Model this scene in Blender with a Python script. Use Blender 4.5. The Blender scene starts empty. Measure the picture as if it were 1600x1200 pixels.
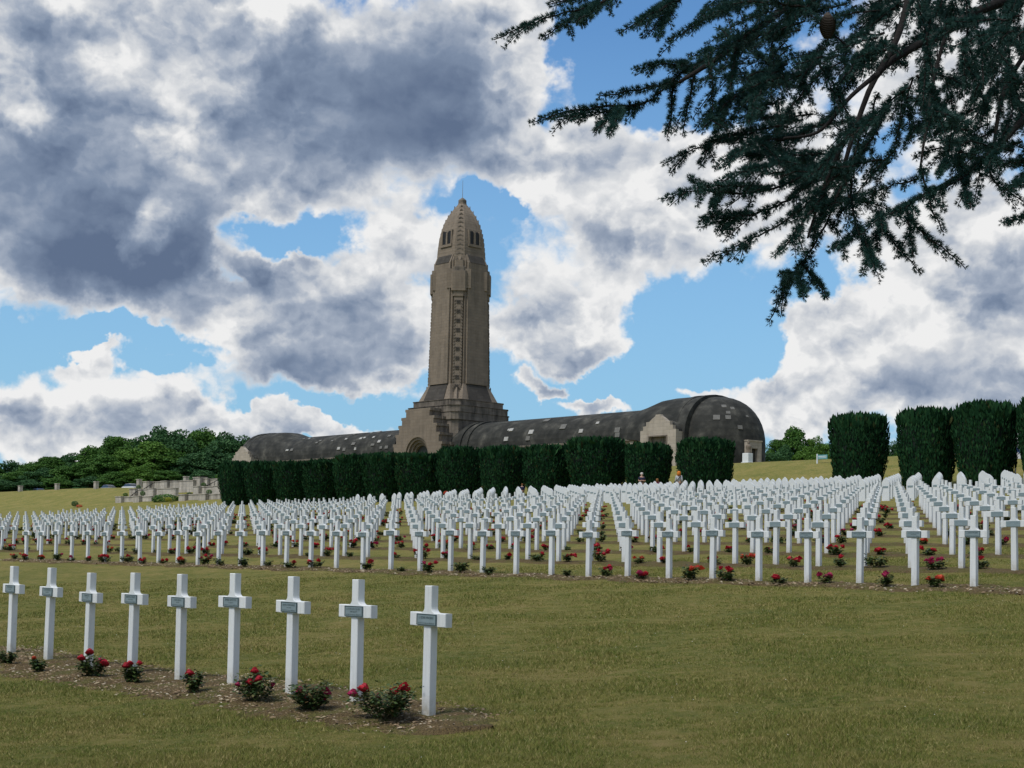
import bpy, bmesh, math, random
import numpy as np
from mathutils import Vector, Matrix

C = bpy.context.scene.collection
SC = bpy.context.scene
PI = math.pi
rng = np.random.default_rng(7)
random.seed(7)

# ------------------------------------------------------------------ camera
FPX = 2288.0          # focal length in pixels of the 1600 px wide photograph
ROLL = 0.018
TP = 0.0526           # tangent of the upward tilt
CY = 871 - FPX * TP
EYE = 1.5825
_th = math.atan(TP)
_f = np.array([0, math.cos(_th), math.sin(_th)])
_u = np.array([0, -math.sin(_th), math.cos(_th)])
_r = np.array([1.0, 0, 0])
R2 = math.cos(ROLL) * _r + math.sin(ROLL) * _u
U2 = -math.sin(ROLL) * _r + math.cos(ROLL) * _u
EYEP = np.array([0, 0, EYE])


def proj(P):
    P = np.asarray(P, float) - EYEP
    z = P @ _f
    return np.stack([800 + FPX * (P @ R2) / z, CY - FPX * (P @ U2) / z], -1)


def ray(x, y):
    return _f + (x - 800) / FPX * R2 + (CY - y) / FPX * U2


def at(x, y, Y):
    d = ray(x, y)
    return EYEP + d * (Y / d[1])


cam = bpy.data.cameras.new('camera')
cam_o = bpy.data.objects.new('camera', cam)
C.objects.link(cam_o)
cam.sensor_width = 36
cam.lens = FPX / 1600 * 36
cam.shift_y = (CY - 600) / 1600
cam.clip_end = 20000
cam.clip_start = 0.05
M = Matrix(((R2[0], U2[0], -_f[0], 0), (R2[1], U2[1], -_f[1], 0), (R2[2], U2[2], -_f[2], EYE), (0, 0, 0, 1)))
cam_o.matrix_world = M
SC.camera = cam_o

SC.view_settings.view_transform = 'Standard'
SC.view_settings.look = 'None'
SC.view_settings.exposure = 0.0
SC.view_settings.gamma = 1.0
SC.view_settings.use_curve_mapping = False

# ------------------------------------------------------------------ sun
SUN_EL = math.radians(60)
SUN_AZ = math.radians(228)      # clockwise from +Y, behind the viewer on the left
sd = Vector((math.sin(SUN_AZ) * math.cos(SUN_EL), math.cos(SUN_AZ) * math.cos(SUN_EL), math.sin(SUN_EL)))
sun = bpy.data.lights.new('sun', 'SUN')
sun.energy = 2.9
sun.angle = math.radians(16)
sun.color = (1.0, 0.97, 0.92)
sun_o = bpy.data.objects.new('sun', sun)
C.objects.link(sun_o)
sun_o.rotation_euler = sd.to_track_quat('Z', 'Y').to_euler()


# ------------------------------------------------------------------ node helper
class NT:
    def __init__(self, tree):
        self.t = tree
        self.n = tree.nodes
        self.l = tree.links

    def node(self, typ, **kw):
        n = self.n.new(typ)
        for k, v in kw.items():
            setattr(n, k, v)
        return n

    def put(self, sock, v):
        if hasattr(v, 'is_output'):
            self.l.new(v, sock)
        elif v is not None:
            sock.default_value = v

    def math(self, op, a, b=None, c=None, clamp=False):
        n = self.node('ShaderNodeMath', operation=op, use_clamp=clamp)
        self.put(n.inputs[0], a)
        if b is not None:
            self.put(n.inputs[1], b)
        if c is not None:
            self.put(n.inputs[2], c)
        return n.outputs[0]

    def vmath(self, op, a, b=None):
        n = self.node('ShaderNodeVectorMath', operation=op)
        self.put(n.inputs[0], a)
        if b is not None:
            self.put(n.inputs[1], b)
        return n.outputs['Value'] if op in ('LENGTH', 'DOT_PRODUCT', 'DISTANCE') else n.outputs[0]

    def noise(self, vec, scale, detail=4, rough=0.5, lac=2.0, dist=0.0):
        n = self.node('ShaderNodeTexNoise')
        self.put(n.inputs['Vector'], vec)
        n.inputs['Scale'].default_value = scale
        n.inputs['Detail'].default_value = detail
        n.inputs['Roughness'].default_value = rough
        n.inputs['Lacunarity'].default_value = lac
        n.inputs['Distortion'].default_value = dist
        return n.outputs['Fac']

    def maprange(self, v, a, b, c=0.0, d=1.0, typ='LINEAR'):
        n = self.node('ShaderNodeMapRange', interpolation_type=typ)
        self.put(n.inputs['Value'], v)
        n.inputs['From Min'].default_value = a
        n.inputs['From Max'].default_value = b
        n.inputs['To Min'].default_value = c
        n.inputs['To Max'].default_value = d
        return n.outputs[0]

    def mix(self, fac, a, b, blend='MIX'):
        n = self.node('ShaderNodeMix', data_type='RGBA', blend_type=blend)
        self.put(n.inputs[0], fac)
        for s, v in ((n.inputs[6], a), (n.inputs[7], b)):
            if isinstance(v, tuple) and len(v) == 3:
                v = (*v, 1)
            self.put(s, v)
        return n.outputs[2]

    def ramp(self, fac, stops):
        n = self.node('ShaderNodeValToRGB')
        self.put(n.inputs[0], fac)
        e = n.color_ramp.elements
        while len(e) < len(stops):
            e.new(0.5)
        for k, (p, c) in zip(e, stops):
            k.position = p
            k.color = (*c, 1) if len(c) == 3 else c
        return n.outputs[0]


# ------------------------------------------------------------------ sky (world)
world = bpy.data.worlds.new('World')
SC.world = world
world.use_nodes = True
W = NT(world.node_tree)
W.n.clear()
tc = W.node('ShaderNodeTexCoord')
dirv = tc.outputs['Generated']
sky = W.node('ShaderNodeTexSky')
sky.sky_type = 'NISHITA'
sky.sun_disc = False
sky.sun_elevation = SUN_EL
sky.sun_rotation = SUN_AZ
sky.air_density = 1.0
sky.dust_density = 0.6
sky.ozone_density = 1.6
sep = W.node('ShaderNodeSeparateXYZ')
W.l.new(dirv, sep.inputs[0])
az = W.math('ARCTAN2', sep.outputs[0], sep.outputs[1])
el = W.math('ARCSINE', sep.outputs[2])
comb = W.node('ShaderNodeCombineXYZ')
W.l.new(az, comb.inputs[0])
W.l.new(el, comb.inputs[1])
P2 = comb.outputs[0]


def azel(x, y):
    d = ray(x, y)
    d = d / np.linalg.norm(d)
    return math.atan2(d[0], d[1]), math.asin(d[2])


# domain warp, so that no cloud bank keeps the outline of its ellipse
wn = W.node('ShaderNodeTexNoise')
W.l.new(dirv, wn.inputs['Vector'])
wn.inputs['Scale'].default_value = 20
wn.inputs['Detail'].default_value = 5
wn.inputs['Roughness'].default_value = 0.6
warp = W.vmath('MULTIPLY', W.vmath('SUBTRACT', wn.outputs['Color'], (0.5, 0.5, 0.5)), (0.085, 0.065, 0.0))
P2w = W.vmath('ADD', P2, warp)


def blobs(vec, items, start):
    acc = start
    for (x, y, rx, ry, w) in items:
        a, e = azel(x, y)
        q = W.vmath('MULTIPLY', W.vmath('SUBTRACT', vec, (a, e, 0)), (FPX / (rx * 1.45), FPX / (ry * 1.45), 0))
        f = W.maprange(W.vmath('LENGTH', q), 0.0, 1.0, w, 0.0, 'SMOOTHSTEP')
        acc = W.math('ADD', acc, f)
    return acc


COVER = [(150, 200, 380, 250, 1.1), (520, 150, 270, 185, 1.1), (180, 400, 210, 90, .8), (800, 60, 110, 110, .75), (840, 250, 120, 60, .65),
         (1000, 290, 200, 100, .85), (950, 430, 140, 100, .75), (850, 530, 110, 50, .6), (520, 500, 165, 95, .95),
         (620, 390, 110, 60, .7), (420, 425, 55, 45, .8), (1450, 480, 230, 140, .95), (1275, 545, 70, 75, .8),
         (1560, 370, 120, 80, .7), (1450, 630, 280, 55, .8), (1180, 260, 120, 130, .55), (1500, 100, 280, 180, .6),
         (130, 552, 58, 26, .85), (110, 640, 240, 58, .85), (420, 660, 190, 30, .75), (845, 600, 36, 15, 1.1),
         (930, 630, 75, 14, 1.0), (1100, 612, 50, 20, 1.1), (490, 580, 140, 42, .6), (320, 525, 30, 14, .3), (1230, 640, 110, 50, .8), (450, 668, 170, 26, .9), (60, 690, 200, 36, .6), (870, 525, 130, 55, .6), (370, 505, 80, 50, .6), (610, 560, 90, 50, .6)]
HOLES = [(1000, 70, 110, 105, -1.2), (1120, 130, 80, 90, -.8), (800, 322, 45, 20, -.8), (440, 366, 120, 40, -.80),
         (362, 430, 30, 50, -.5), (735, 312, 40, 16, -.4),
         (170, 518, 150, 22, -1.2), (260, 572, 60, 18, -.8), (1120, 520, 120, 85, -1.1), (1020, 590, 200, 36, -.8), (850, 690, 300, 30, -.6), (560, 640, 90, 22, -.5),
         (1300, 440, 80, 42, -.8), (20, 530, 120, 26, -.9), (690, 640, 90, 20, -.5)]
DARK = [(110, 320, 230, 150, .70), (560, 200, 190, 120, .66), (660, 110, 100, 130, .50), (400, 90, 190, 100, .42),
        (230, 430, 210, 62, .72), (60, 90, 140, 110, .40), (480, 590, 170, 42, .62), (590, 500, 90, 75, .45),
        (960, 375, 90, 40, .70), (1520, 590, 190, 60, .38), (1570, 450, 80, 55, .5), (800, 450, 50, 38, .5),
        (740, 80, 80, 90, .40), (30, 645, 70, 30, .45), (860, 560, 60, 36, .3), (400, 690, 240, 16, .3),
        (690, 250, 80, 60, .4), (320, 350, 110, 60, .45), (480, 520, 100, 50, .22), (1420, 600, 90, 26, .15)]
LIGHT = [(200, 125, 80, 36, -.30), (275, 190, 60, 55, -.42), (245, 332, 50, 32, -.5), (215, 385, 42, 32, -.45),
         (405, 28, 38, 36, -.5), (10, 115, 45, 40, -.4), (60, 172, 60, 22, -.35), (480, 180, 45, 30, -.2), (130, 20, 60, 20, -.35), (1275, 560, 70, 70, -.35), (200, 618, 240, 32, -.35), (450, 660, 150, 22, -.25), (330, 120, 60, 40, -.25), (1420, 440, 120, 60, -.25), (600, 400, 70, 40, -.2)]

dsc = W.vmath('MULTIPLY', dirv, (1.0, 1.0, 1.35))
dsc = W.vmath('ADD', dsc, W.vmath('MULTIPLY', W.vmath('SUBTRACT', wn.outputs['Color'], (0.5, 0.5, 0.5)), (.035, .035, .035)))
dsc_up = W.vmath('ADD', dsc, (-0.005, 0.0, 0.016))
n1 = W.noise(dsc, 13.5, 10, 0.575)
n2 = W.noise(dsc_up, 13.5, 10, 0.575)


def puffs(vec, scale):
    """rounded billows"""
    n = W.node('ShaderNodeTexVoronoi', feature='F1')
    n.normalize = True
    W.l.new(vec, n.inputs['Vector'])
    n.inputs['Scale'].default_value = scale
    n.inputs['Detail'].default_value = 2.0
    n.inputs['Roughness'].default_value = 0.55
    n.inputs['Lacunarity'].default_value = 2.3
    return W.math('SUBTRACT', 0.45, n.outputs['Distance'])


b1 = puffs(dsc, 24.0)
b2 = puffs(dsc_up, 24.0)
big = W.noise(dirv, 2.2, 2, 0.5)
soft = W.noise(dsc, 7.0, 4, 0.55)
fine = W.noise(dsc, 60.0, 6, 0.62)
# all round the rest of the sky broken cloud goes on as in the view
inview = W.maprange(W.math('ABSOLUTE', az), 0.42, 0.75, 0.0, 1.0, 'SMOOTHSTEP')
above = W.maprange(el, 0.40, 0.62, 0.0, 1.0, 'SMOOTHSTEP')
outside = W.math('MAXIMUM', inview, above)
rest = W.math('MULTIPLY', outside, W.maprange(big, 0.35, 0.62, -0.25, 0.75))
D = blobs(P2w, COVER + HOLES, W.math('ADD', rest, -0.24))
D = W.math('ADD', D, W.math('MULTIPLY', W.math('SUBTRACT', n1, 0.5), 1.35))
D = W.math('ADD', D, W.math('MULTIPLY', W.math('SUBTRACT', soft, 0.5), 0.7))
D = W.math('ADD', D, W.math('MULTIPLY', b1, 0.9))
cover = W.maprange(D, -0.02, 0.32, 0.0, 1.0, 'SMOOTHSTEP')
K = blobs(P2w, [(x, y, rx * 1.05, ry * 1.05, w * .78) for x, y, rx, ry, w in DARK] + LIGHT, W.math('MULTIPLY', outside, W.maprange(big, 0.40, 0.75, 0.0, 0.75)))
calm = W.maprange(K, 0.25, 0.65, 1.0, 0.35)
relief = W.math('MULTIPLY', W.math('MULTIPLY', W.math('SUBTRACT', n1, n2), 1.6), calm)
thick = W.maprange(D, 0.2, 1.7, 0.08, 0.46)
S = W.math('ADD', K, thick)
S = W.math('SUBTRACT', S, relief)
S = W.math('SUBTRACT', S, W.math('MULTIPLY', W.math('SUBTRACT', b1, b2), W.math('MULTIPLY', calm, 1.5)))
S = W.math('ADD', S, W.math('MULTIPLY', W.math('SUBTRACT', soft, 0.5), 0.30))
S = W.math('ADD', S, W.math('MULTIPLY', W.math('SUBTRACT', fine, 0.5), 0.05))
S = W.math('MULTIPLY', S, W.maprange(D, 0.05, 0.55, 0.22, 1.0), clamp=True)
ccol = W.ramp(S, [(0.0, (8.6, 8.6, 8.6)), (0.18, (6.6, 6.8, 7.1)), (0.45, (3.7, 4.25, 5.2)), (0.72, (2.05, 2.65, 3.75)), (1.0, (1.15, 1.62, 2.6))])
hz = W.maprange(el, 0.02, 0.36, 1.0, 0.0)
skyc = W.mix(W.math('MULTIPLY', hz, 0.85), W.mix(1.0, sky.outputs[0], (0.82, 1.22, 1.5), 'MULTIPLY'), (2.8, 5.1, 7.1))
final = W.mix(cover, skyc, ccol)
bg = W.node('ShaderNodeBackground')
W.l.new(final, bg.inputs[0])
bg.inputs[1].default_value = 0.1
wo = W.node('ShaderNodeOutputWorld')
W.l.new(bg.outputs[0], wo.inputs[0])


# ------------------------------------------------------------------ materials
def material(name, color, rough=0.8, var=None, scale=4.0, detail=5, bump=0.0, bscale=30.0, spec=0.3, coord='Object', island=None, stops=None, translucent=0.0):
    m = bpy.data.materials.new(name)
    m.use_nodes = True
    t = NT(m.node_tree)
    b = t.n['Principled BSDF']
    b.inputs['Roughness'].default_value = rough
    b.inputs['Specular IOR Level'].default_value = spec
    tcn = t.node('ShaderNodeTexCoord')
    vec = tcn.outputs[coord]
    col = (*color, 1)
    if stops:
        col = t.ramp(t.noise(vec, scale, detail, 0.6), stops)
    elif var:
        col = t.mix(t.maprange(t.noise(vec, scale, detail, 0.6), 0.3, 0.7), color, var)
    if island:
        g = t.node('ShaderNodeNewGeometry')
        f = t.ramp(g.outputs['Random Per Island'], island)
        col = t.mix(0.75 if (var or stops) else 1.0, col if not isinstance(col, tuple) else col, f)
    t.put(b.inputs['Base Color'], col)
    if bump:
        bn = t.node('ShaderNodeBump')
        bn.inputs['Strength'].default_value = bump
        bn.inputs['Distance'].default_value = 0.02
        t.l.new(t.noise(vec, bscale, 6, 0.65), bn.inputs['Height'])
        t.l.new(bn.outputs[0], b.inputs['Normal'])
    if translucent:
        out = t.n['Material Output']
        tr = t.node('ShaderNodeBsdfTranslucent')
        t.put(tr.inputs[0], col)
        ms = t.node('ShaderNodeMixShader')
        ms.inputs[0].default_value = translucent
        t.l.new(b.outputs[0], ms.inputs[1])
        t.l.new(tr.outputs[0], ms.inputs[2])
        t.l.new(ms.outputs[0], out.inputs[0])
    return m


def stone_material(name, c1, c2, grime, bw=1.2, bh=0.5, dark=0.5, bump=0.6):
    """coursed ashlar: each block its own tone, joints, and rain streaks running down"""
    m = bpy.data.materials.new(name)
    m.use_nodes = True
    t = NT(m.node_tree)
    b = t.n['Principled BSDF']
    b.inputs['Roughness'].default_value = 0.9
    b.inputs['Specular IOR Level'].default_value = 0.2
    tcn = t.node('ShaderNodeTexCoord')
    s = t.node('ShaderNodeSeparateXYZ')
    t.l.new(tcn.outputs['Object'], s.inputs[0])
    cb = t.node('ShaderNodeCombineXYZ')
    t.l.new(t.math('ADD', s.outputs[0], s.outputs[1]), cb.inputs[0])
    t.l.new(s.outputs[2], cb.inputs[1])
    br = t.node('ShaderNodeTexBrick')
    t.l.new(cb.outputs[0], br.inputs['Vector'])
    br.inputs['Color1'].default_value = (*c1, 1)
    br.inputs['Color2'].default_value = (*c2, 1)
    br.inputs['Mortar'].default_value = (c1[0] * .78, c1[1] * .78, c1[2] * .78, 1)
    br.inputs['Scale'].default_value = 1
    br.inputs['Mortar Size'].default_value = 0.02
    br.inputs['Brick Width'].default_value = bw
    br.inputs['Row Height'].default_value = bh
    mp = t.node('ShaderNodeMapping')
    t.l.new(tcn.outputs['Object'], mp.inputs[0])
    mp.inputs['Scale'].default_value = (1.2, 1.2, 0.16)
    st = t.noise(mp.outputs[0], 1.0, 6, 0.65)
    patch = t.noise(tcn.outputs['Object'], 0.35, 5, 0.6)
    g = t.math('MULTIPLY', t.maprange(st, 0.40, 0.66), t.maprange(patch, 0.30, 0.60))
    col = t.mix(t.math('MULTIPLY', g, dark), br.outputs['Color'], grime)
    t.l.new(col, b.inputs['Base Color'])
    bn = t.node('ShaderNodeBump')
    bn.inputs['Strength'].default_value = bump
    bn.inputs['Distance'].default_value = 0.05
    t.l.new(t.math('ADD', t.math('MULTIPLY', br.outputs['Fac'], -0.6), t.noise(tcn.outputs['Object'], 9, 5, 0.6)), bn.inputs['Height'])
    t.l.new(bn.outputs[0], b.inputs['Normal'])
    return m


MAT = {}
m = bpy.data.materials.new('white_concrete_paint')
m.use_nodes = True
t = NT(m.node_tree)
b = t.n['Principled BSDF']
b.inputs['Roughness'].default_value = .7
b.inputs['Specular IOR Level'].default_value = .25
tcn = t.node('ShaderNodeTexCoord')
oi = t.node('ShaderNodeObjectInfo')
off = t.vmath('ADD', tcn.outputs['Object'], t.vmath('MULTIPLY', oi.outputs['Location'], (3.1, 2.7, 1.0)))
tone = t.mix(oi.outputs['Random'], (.64, .655, .645), (.71, .725, .715))
mpn = t.node('ShaderNodeMapping')
t.l.new(off, mpn.inputs[0])
mpn.inputs['Scale'].default_value = (22, 22, 2.0)
streak = t.maprange(t.noise(mpn.outputs[0], 1.0, 5, .6), .52, .78, 0, .45)
col = t.mix(streak, tone, (.40, .40, .37))
blotch = t.maprange(t.noise(off, 9, 6, .7), .58, .75, 0, .35)
col = t.mix(blotch, col, (.44, .44, .40))
sz = t.node('ShaderNodeSeparateXYZ')
t.l.new(tcn.outputs['Object'], sz.inputs[0])
splash = t.math('MULTIPLY', t.maprange(sz.outputs[2], .02, .24, 1.0, 0.0), t.maprange(t.noise(off, 16, 5, .7), .35, .7, .15, .9))
col = t.mix(splash, col, (.34, .30, .21))
t.l.new(col, b.inputs['Base Color'])
bn = t.node('ShaderNodeBump')
bn.inputs['Strength'].default_value = .25
bn.inputs['Distance'].default_value = .01
t.l.new(t.noise(off, 50, 5, .65), bn.inputs['Height'])
t.l.new(bn.outputs[0], b.inputs['Normal'])
MAT['white'] = m
MAT['plate'] = material('grey_metal_plate', (.225, .285, .30), .5, (.18, .235, .25), 22, 5)
MAT['letter'] = material('dark_green_letters', (.03, .055, .055), .6)
MAT['stele'] = material('white_stele', (.69, .705, .71), .65, (.58, .60, .605), 2.5, 6, bump=.1, bscale=40)
MAT['stone'] = stone_material('ashlar_stone', (.235, .19, .145), (.205, .166, .127), (.065, .056, .046), 1.2, .5, .45)
MAT['stone_light'] = stone_material('pale_ashlar', (.44, .38, .31), (.38, .33, .265), (.13, .11, .09), 1.2, .5, .45)
MAT['stone_grimy'] = stone_material('weathered_ashlar', (.225, .19, .152), (.165, .14, .113), (.03, .027, .024), 1.6, .6, .95)
MAT['stone_dark'] = stone_material('blackened_stone', (.075, .067, .058), (.055, .049, .043), (.04, .036, .03), 1.4, .5, .7)
MAT['wall'] = stone_material('terrace_stone', (.54, .49, .42), (.45, .41, .35), (.11, .10, .085), .9, .4, .8)
MAT['roof'] = material('dark_stone_roof', (.06, .058, .054), .85, stops=[(.30, (.014, .015, .013)), (.48, (.028, .028, .024)), (.60, (.052, .051, .043)), (.74, (.12, .112, .092))], scale=.55, detail=7, bump=.5, bscale=4)
MAT['roof_pale'] = material('pale_roof_slab', (.42, .41, .38), .7, (.30, .29, .27), 3)
MAT['roof_grey'] = material('faded_roof_slab', (.17, .165, .15), .8, (.12, .115, .105), 3)
MAT['dark'] = material('dark_opening', (.015, .016, .018), .6)
MAT['door'] = material('bronze_door', (.05, .055, .05), .5, (.03, .035, .03), 6)
MAT['metal'] = material('grey_metal', (.2, .2, .2), .4)
MAT['bark'] = material('cedar_bark', (.025, .021, .018), .95, (.014, .012, .011), 12, bump=.8, bscale=40)
MAT['trunk'] = material('tree_bark', (.07, .055, .042), .95, (.04, .032, .026), 5)
MAT['needle'] = material('cedar_needles', (.03, .065, .06), .6, spec=.25, island=[(0, (.012, .046, .040)), (.5, (.022, .072, .060)), (1, (.040, .105, .085))], translucent=.15)
MAT['yew'] = material('yew_foliage', (.012, .035, .018), .9, spec=.04, stops=[(.3, (.011, .040, .017)), (.5, (.016, .056, .022)), (.7, (.030, .074, .022))], scale=.8, island=[(0, (.007, .026, .012)), (.6, (.015, .052, .021)), (.95, (.030, .080, .028)), (1, (.06, .045, .018))])
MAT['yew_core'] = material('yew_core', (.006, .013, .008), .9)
MAT['leaf_a'] = material('deep_green_leaves', (.03, .075, .02), .7, spec=.2, island=[(0, (.030, .090, .014)), (.6, (.055, .135, .022)), (1, (.090, .185, .032))], translucent=.2)
MAT['leaf_b'] = material('mid_green_leaves', (.05, .11, .02), .7, spec=.2, island=[(0, (.050, .125, .016)), (.6, (.080, .170, .024)), (1, (.115, .215, .034))], translucent=.2)
MAT['leaf_c'] = material('blue_green_leaves', (.025, .065, .035), .7, spec=.2, island=[(0, (.024, .075, .024)), (.6, (.042, .112, .038)), (1, (.070, .155, .050))], translucent=.2)
MAT['leaf_y'] = material('yellow_green_leaves', (.28, .30, .03), .7, island=[(0, (.20, .24, .02)), (1, (.38, .36, .04))], translucent=.2)
MAT['rose_leaf'] = material('rose_leaves', (.035, .07, .02), .55, spec=.35, island=[(0, (.022, .050, .013)), (.5, (.048, .085, .020)), (.85, (.085, .115, .028)), (1, (.15, .085, .03))], translucent=.15)
MAT['stem'] = material('rose_stem', (.06, .06, .025), .8)
MAT['bloom_red'] = material('red_petals', (.42, .012, .022), .55, spec=.3, island=[(0, (.30, .006, .016)), (1, (.52, .018, .035))], translucent=.2)
MAT['bloom_pink'] = material('crimson_petals', (.45, .02, .075), .55, spec=.3, island=[(0, (.28, .010, .05)), (1, (.46, .03, .11))], translucent=.2)
MAT['bloom_scarlet'] = material('scarlet_petals', (.55, .04, .02), .55, spec=.3, island=[(0, (.42, .025, .015)), (1, (.62, .08, .03))], translucent=.2)
MAT['chip'] = material('bark_chips', (.2, .15, .09), .9, island=[(0, (.09, .06, .034)), (.45, (.22, .15, .085)), (.8, (.30, .23, .14)), (1, (.46, .40, .30))])
MAT['grass_blade'] = material('grass_blades', (.09, .10, .03), .8, spec=.15, stops=[(.36, (.085, .130, .020)), (.47, (.150, .172, .034)), (.56, (.220, .200, .055)), (.68, (.310, .240, .095))], scale=.9, detail=7, island=[(0, (.050, .090, .012)), (.45, (.140, .165, .030)), (.8, (.26, .215, .07)), (1, (.48, .40, .19))], translucent=.1)
MAT['skin'] = material('skin', (.50, .30, .22), .6)
MAT['cloth_navy'] = material('navy_cloth', (.02, .022, .05), .9)
MAT['cloth_red'] = material('dark_red_cloth', (.16, .02, .05), .9)
MAT['cloth_grey'] = material('pale_grey_cloth', (.42, .42, .43), .9)
MAT['cloth_black'] = material('black_cloth', (.012, .012, .014), .8)
MAT['hair_white'] = material('white_hair', (.55, .50, .46), .8)
MAT['hair_orange'] = material('orange_hair', (.55, .17, .02), .8)
MAT['hair_brown'] = material('brown_hair', (.20, .09, .03), .8)
MAT['car_white'] = material('white_car_paint', (.75, .76, .78), .25, spec=.5)
MAT['car_blue'] = material('blue_car_paint', (.05, .10, .26), .25, spec=.5)
MAT['car_silver'] = material('silver_car_paint', (.45, .48, .52), .25, spec=.5)
MAT['glass'] = material('dark_car_glass', (.02, .025, .03), .08, spec=.6)
MAT['rubber'] = material('tyre_rubber', (.015, .015, .015), .8)
MAT['sign_white'] = material('white_sign', (.75, .78, .82), .5)
MAT['sign_teal'] = material('teal_sign', (.10, .30, .30), .5)
MAT['sign_blue'] = material('blue_sign_print', (.04, .08, .22), .5)

# lawn
m = bpy.data.materials.new('mown_lawn')
m.use_nodes = True
t = NT(m.node_tree)
b = t.n['Principled BSDF']
b.inputs['Roughness'].default_value = 0.95
b.inputs['Specular IOR Level'].default_value = 0.1
tcn = t.node('ShaderNodeTexCoord')
v = tcn.outputs['Object']
pn = t.noise(v, .45, 6, .62)
pm = t.noise(v, 3.4, 7, .72)
pf = t.noise(v, 9, 8, .82)
ph = t.noise(v, 150, 3, .7)
col = t.ramp(t.math('ADD', t.math('MULTIPLY', pn, .42), t.math('MULTIPLY', pm, .58)), [(.38, (.080, .112, .018)), (.46, (.145, .158, .032)), (.53, (.225, .200, .052)), (.62, (.325, .245, .095))])
col = t.mix(t.maprange(pf, .42, .66, 0, .75), col, (.33, .26, .10))
col = t.mix(t.maprange(ph, .40, .62, .4, 0), col, (.055, .070, .014))
t.l.new(col, b.inputs['Base Color'])
bn = t.node('ShaderNodeBump')
bn.inputs['Strength'].default_value = .9
bn.inputs['Distance'].default_value = .03
t.l.new(t.math('ADD', ph, pf), bn.inputs['Height'])
t.l.new(bn.outputs[0], b.inputs['Normal'])
MAT['lawn'] = m

# planting soil
m = bpy.data.materials.new('mulched_soil')
m.use_nodes = True
t = NT(m.node_tree)
b = t.n['Principled BSDF']
b.inputs['Roughness'].default_value = 0.95
b.inputs['Specular IOR Level'].default_value = 0.1
tcn = t.node('ShaderNodeTexCoord')
v = tcn.outputs['Object']
pm = t.noise(v, 2.2, 6, .65)
pf = t.noise(v, 38, 5, .7)
vo = t.node('ShaderNodeTexVoronoi')
t.l.new(v, vo.inputs['Vector'])
vo.inputs['Scale'].default_value = 42
col = t.ramp(pm, [(.35, (.130, .090, .042)), (.48, (.185, .132, .060)), (.58, (.135, .130, .036)), (.72, (.25, .185, .090))])
col = t.mix(t.maprange(pf, .42, .66, 0, .7), col, (.070, .050, .030))
col = t.mix(t.maprange(vo.outputs['Color'], .86, .92, 0, .8), col, (.36, .30, .22))
t.l.new(col, b.inputs['Base Color'])
bn = t.node('ShaderNodeBump')
bn.inputs['Strength'].default_value = 1
bn.inputs['Distance'].default_value = .04
t.l.new(t.math('ADD', pf, vo.outputs['Distance']), bn.inputs['Height'])
t.l.new(bn.outputs[0], b.inputs['Normal'])
MAT['soil'] = m


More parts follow.
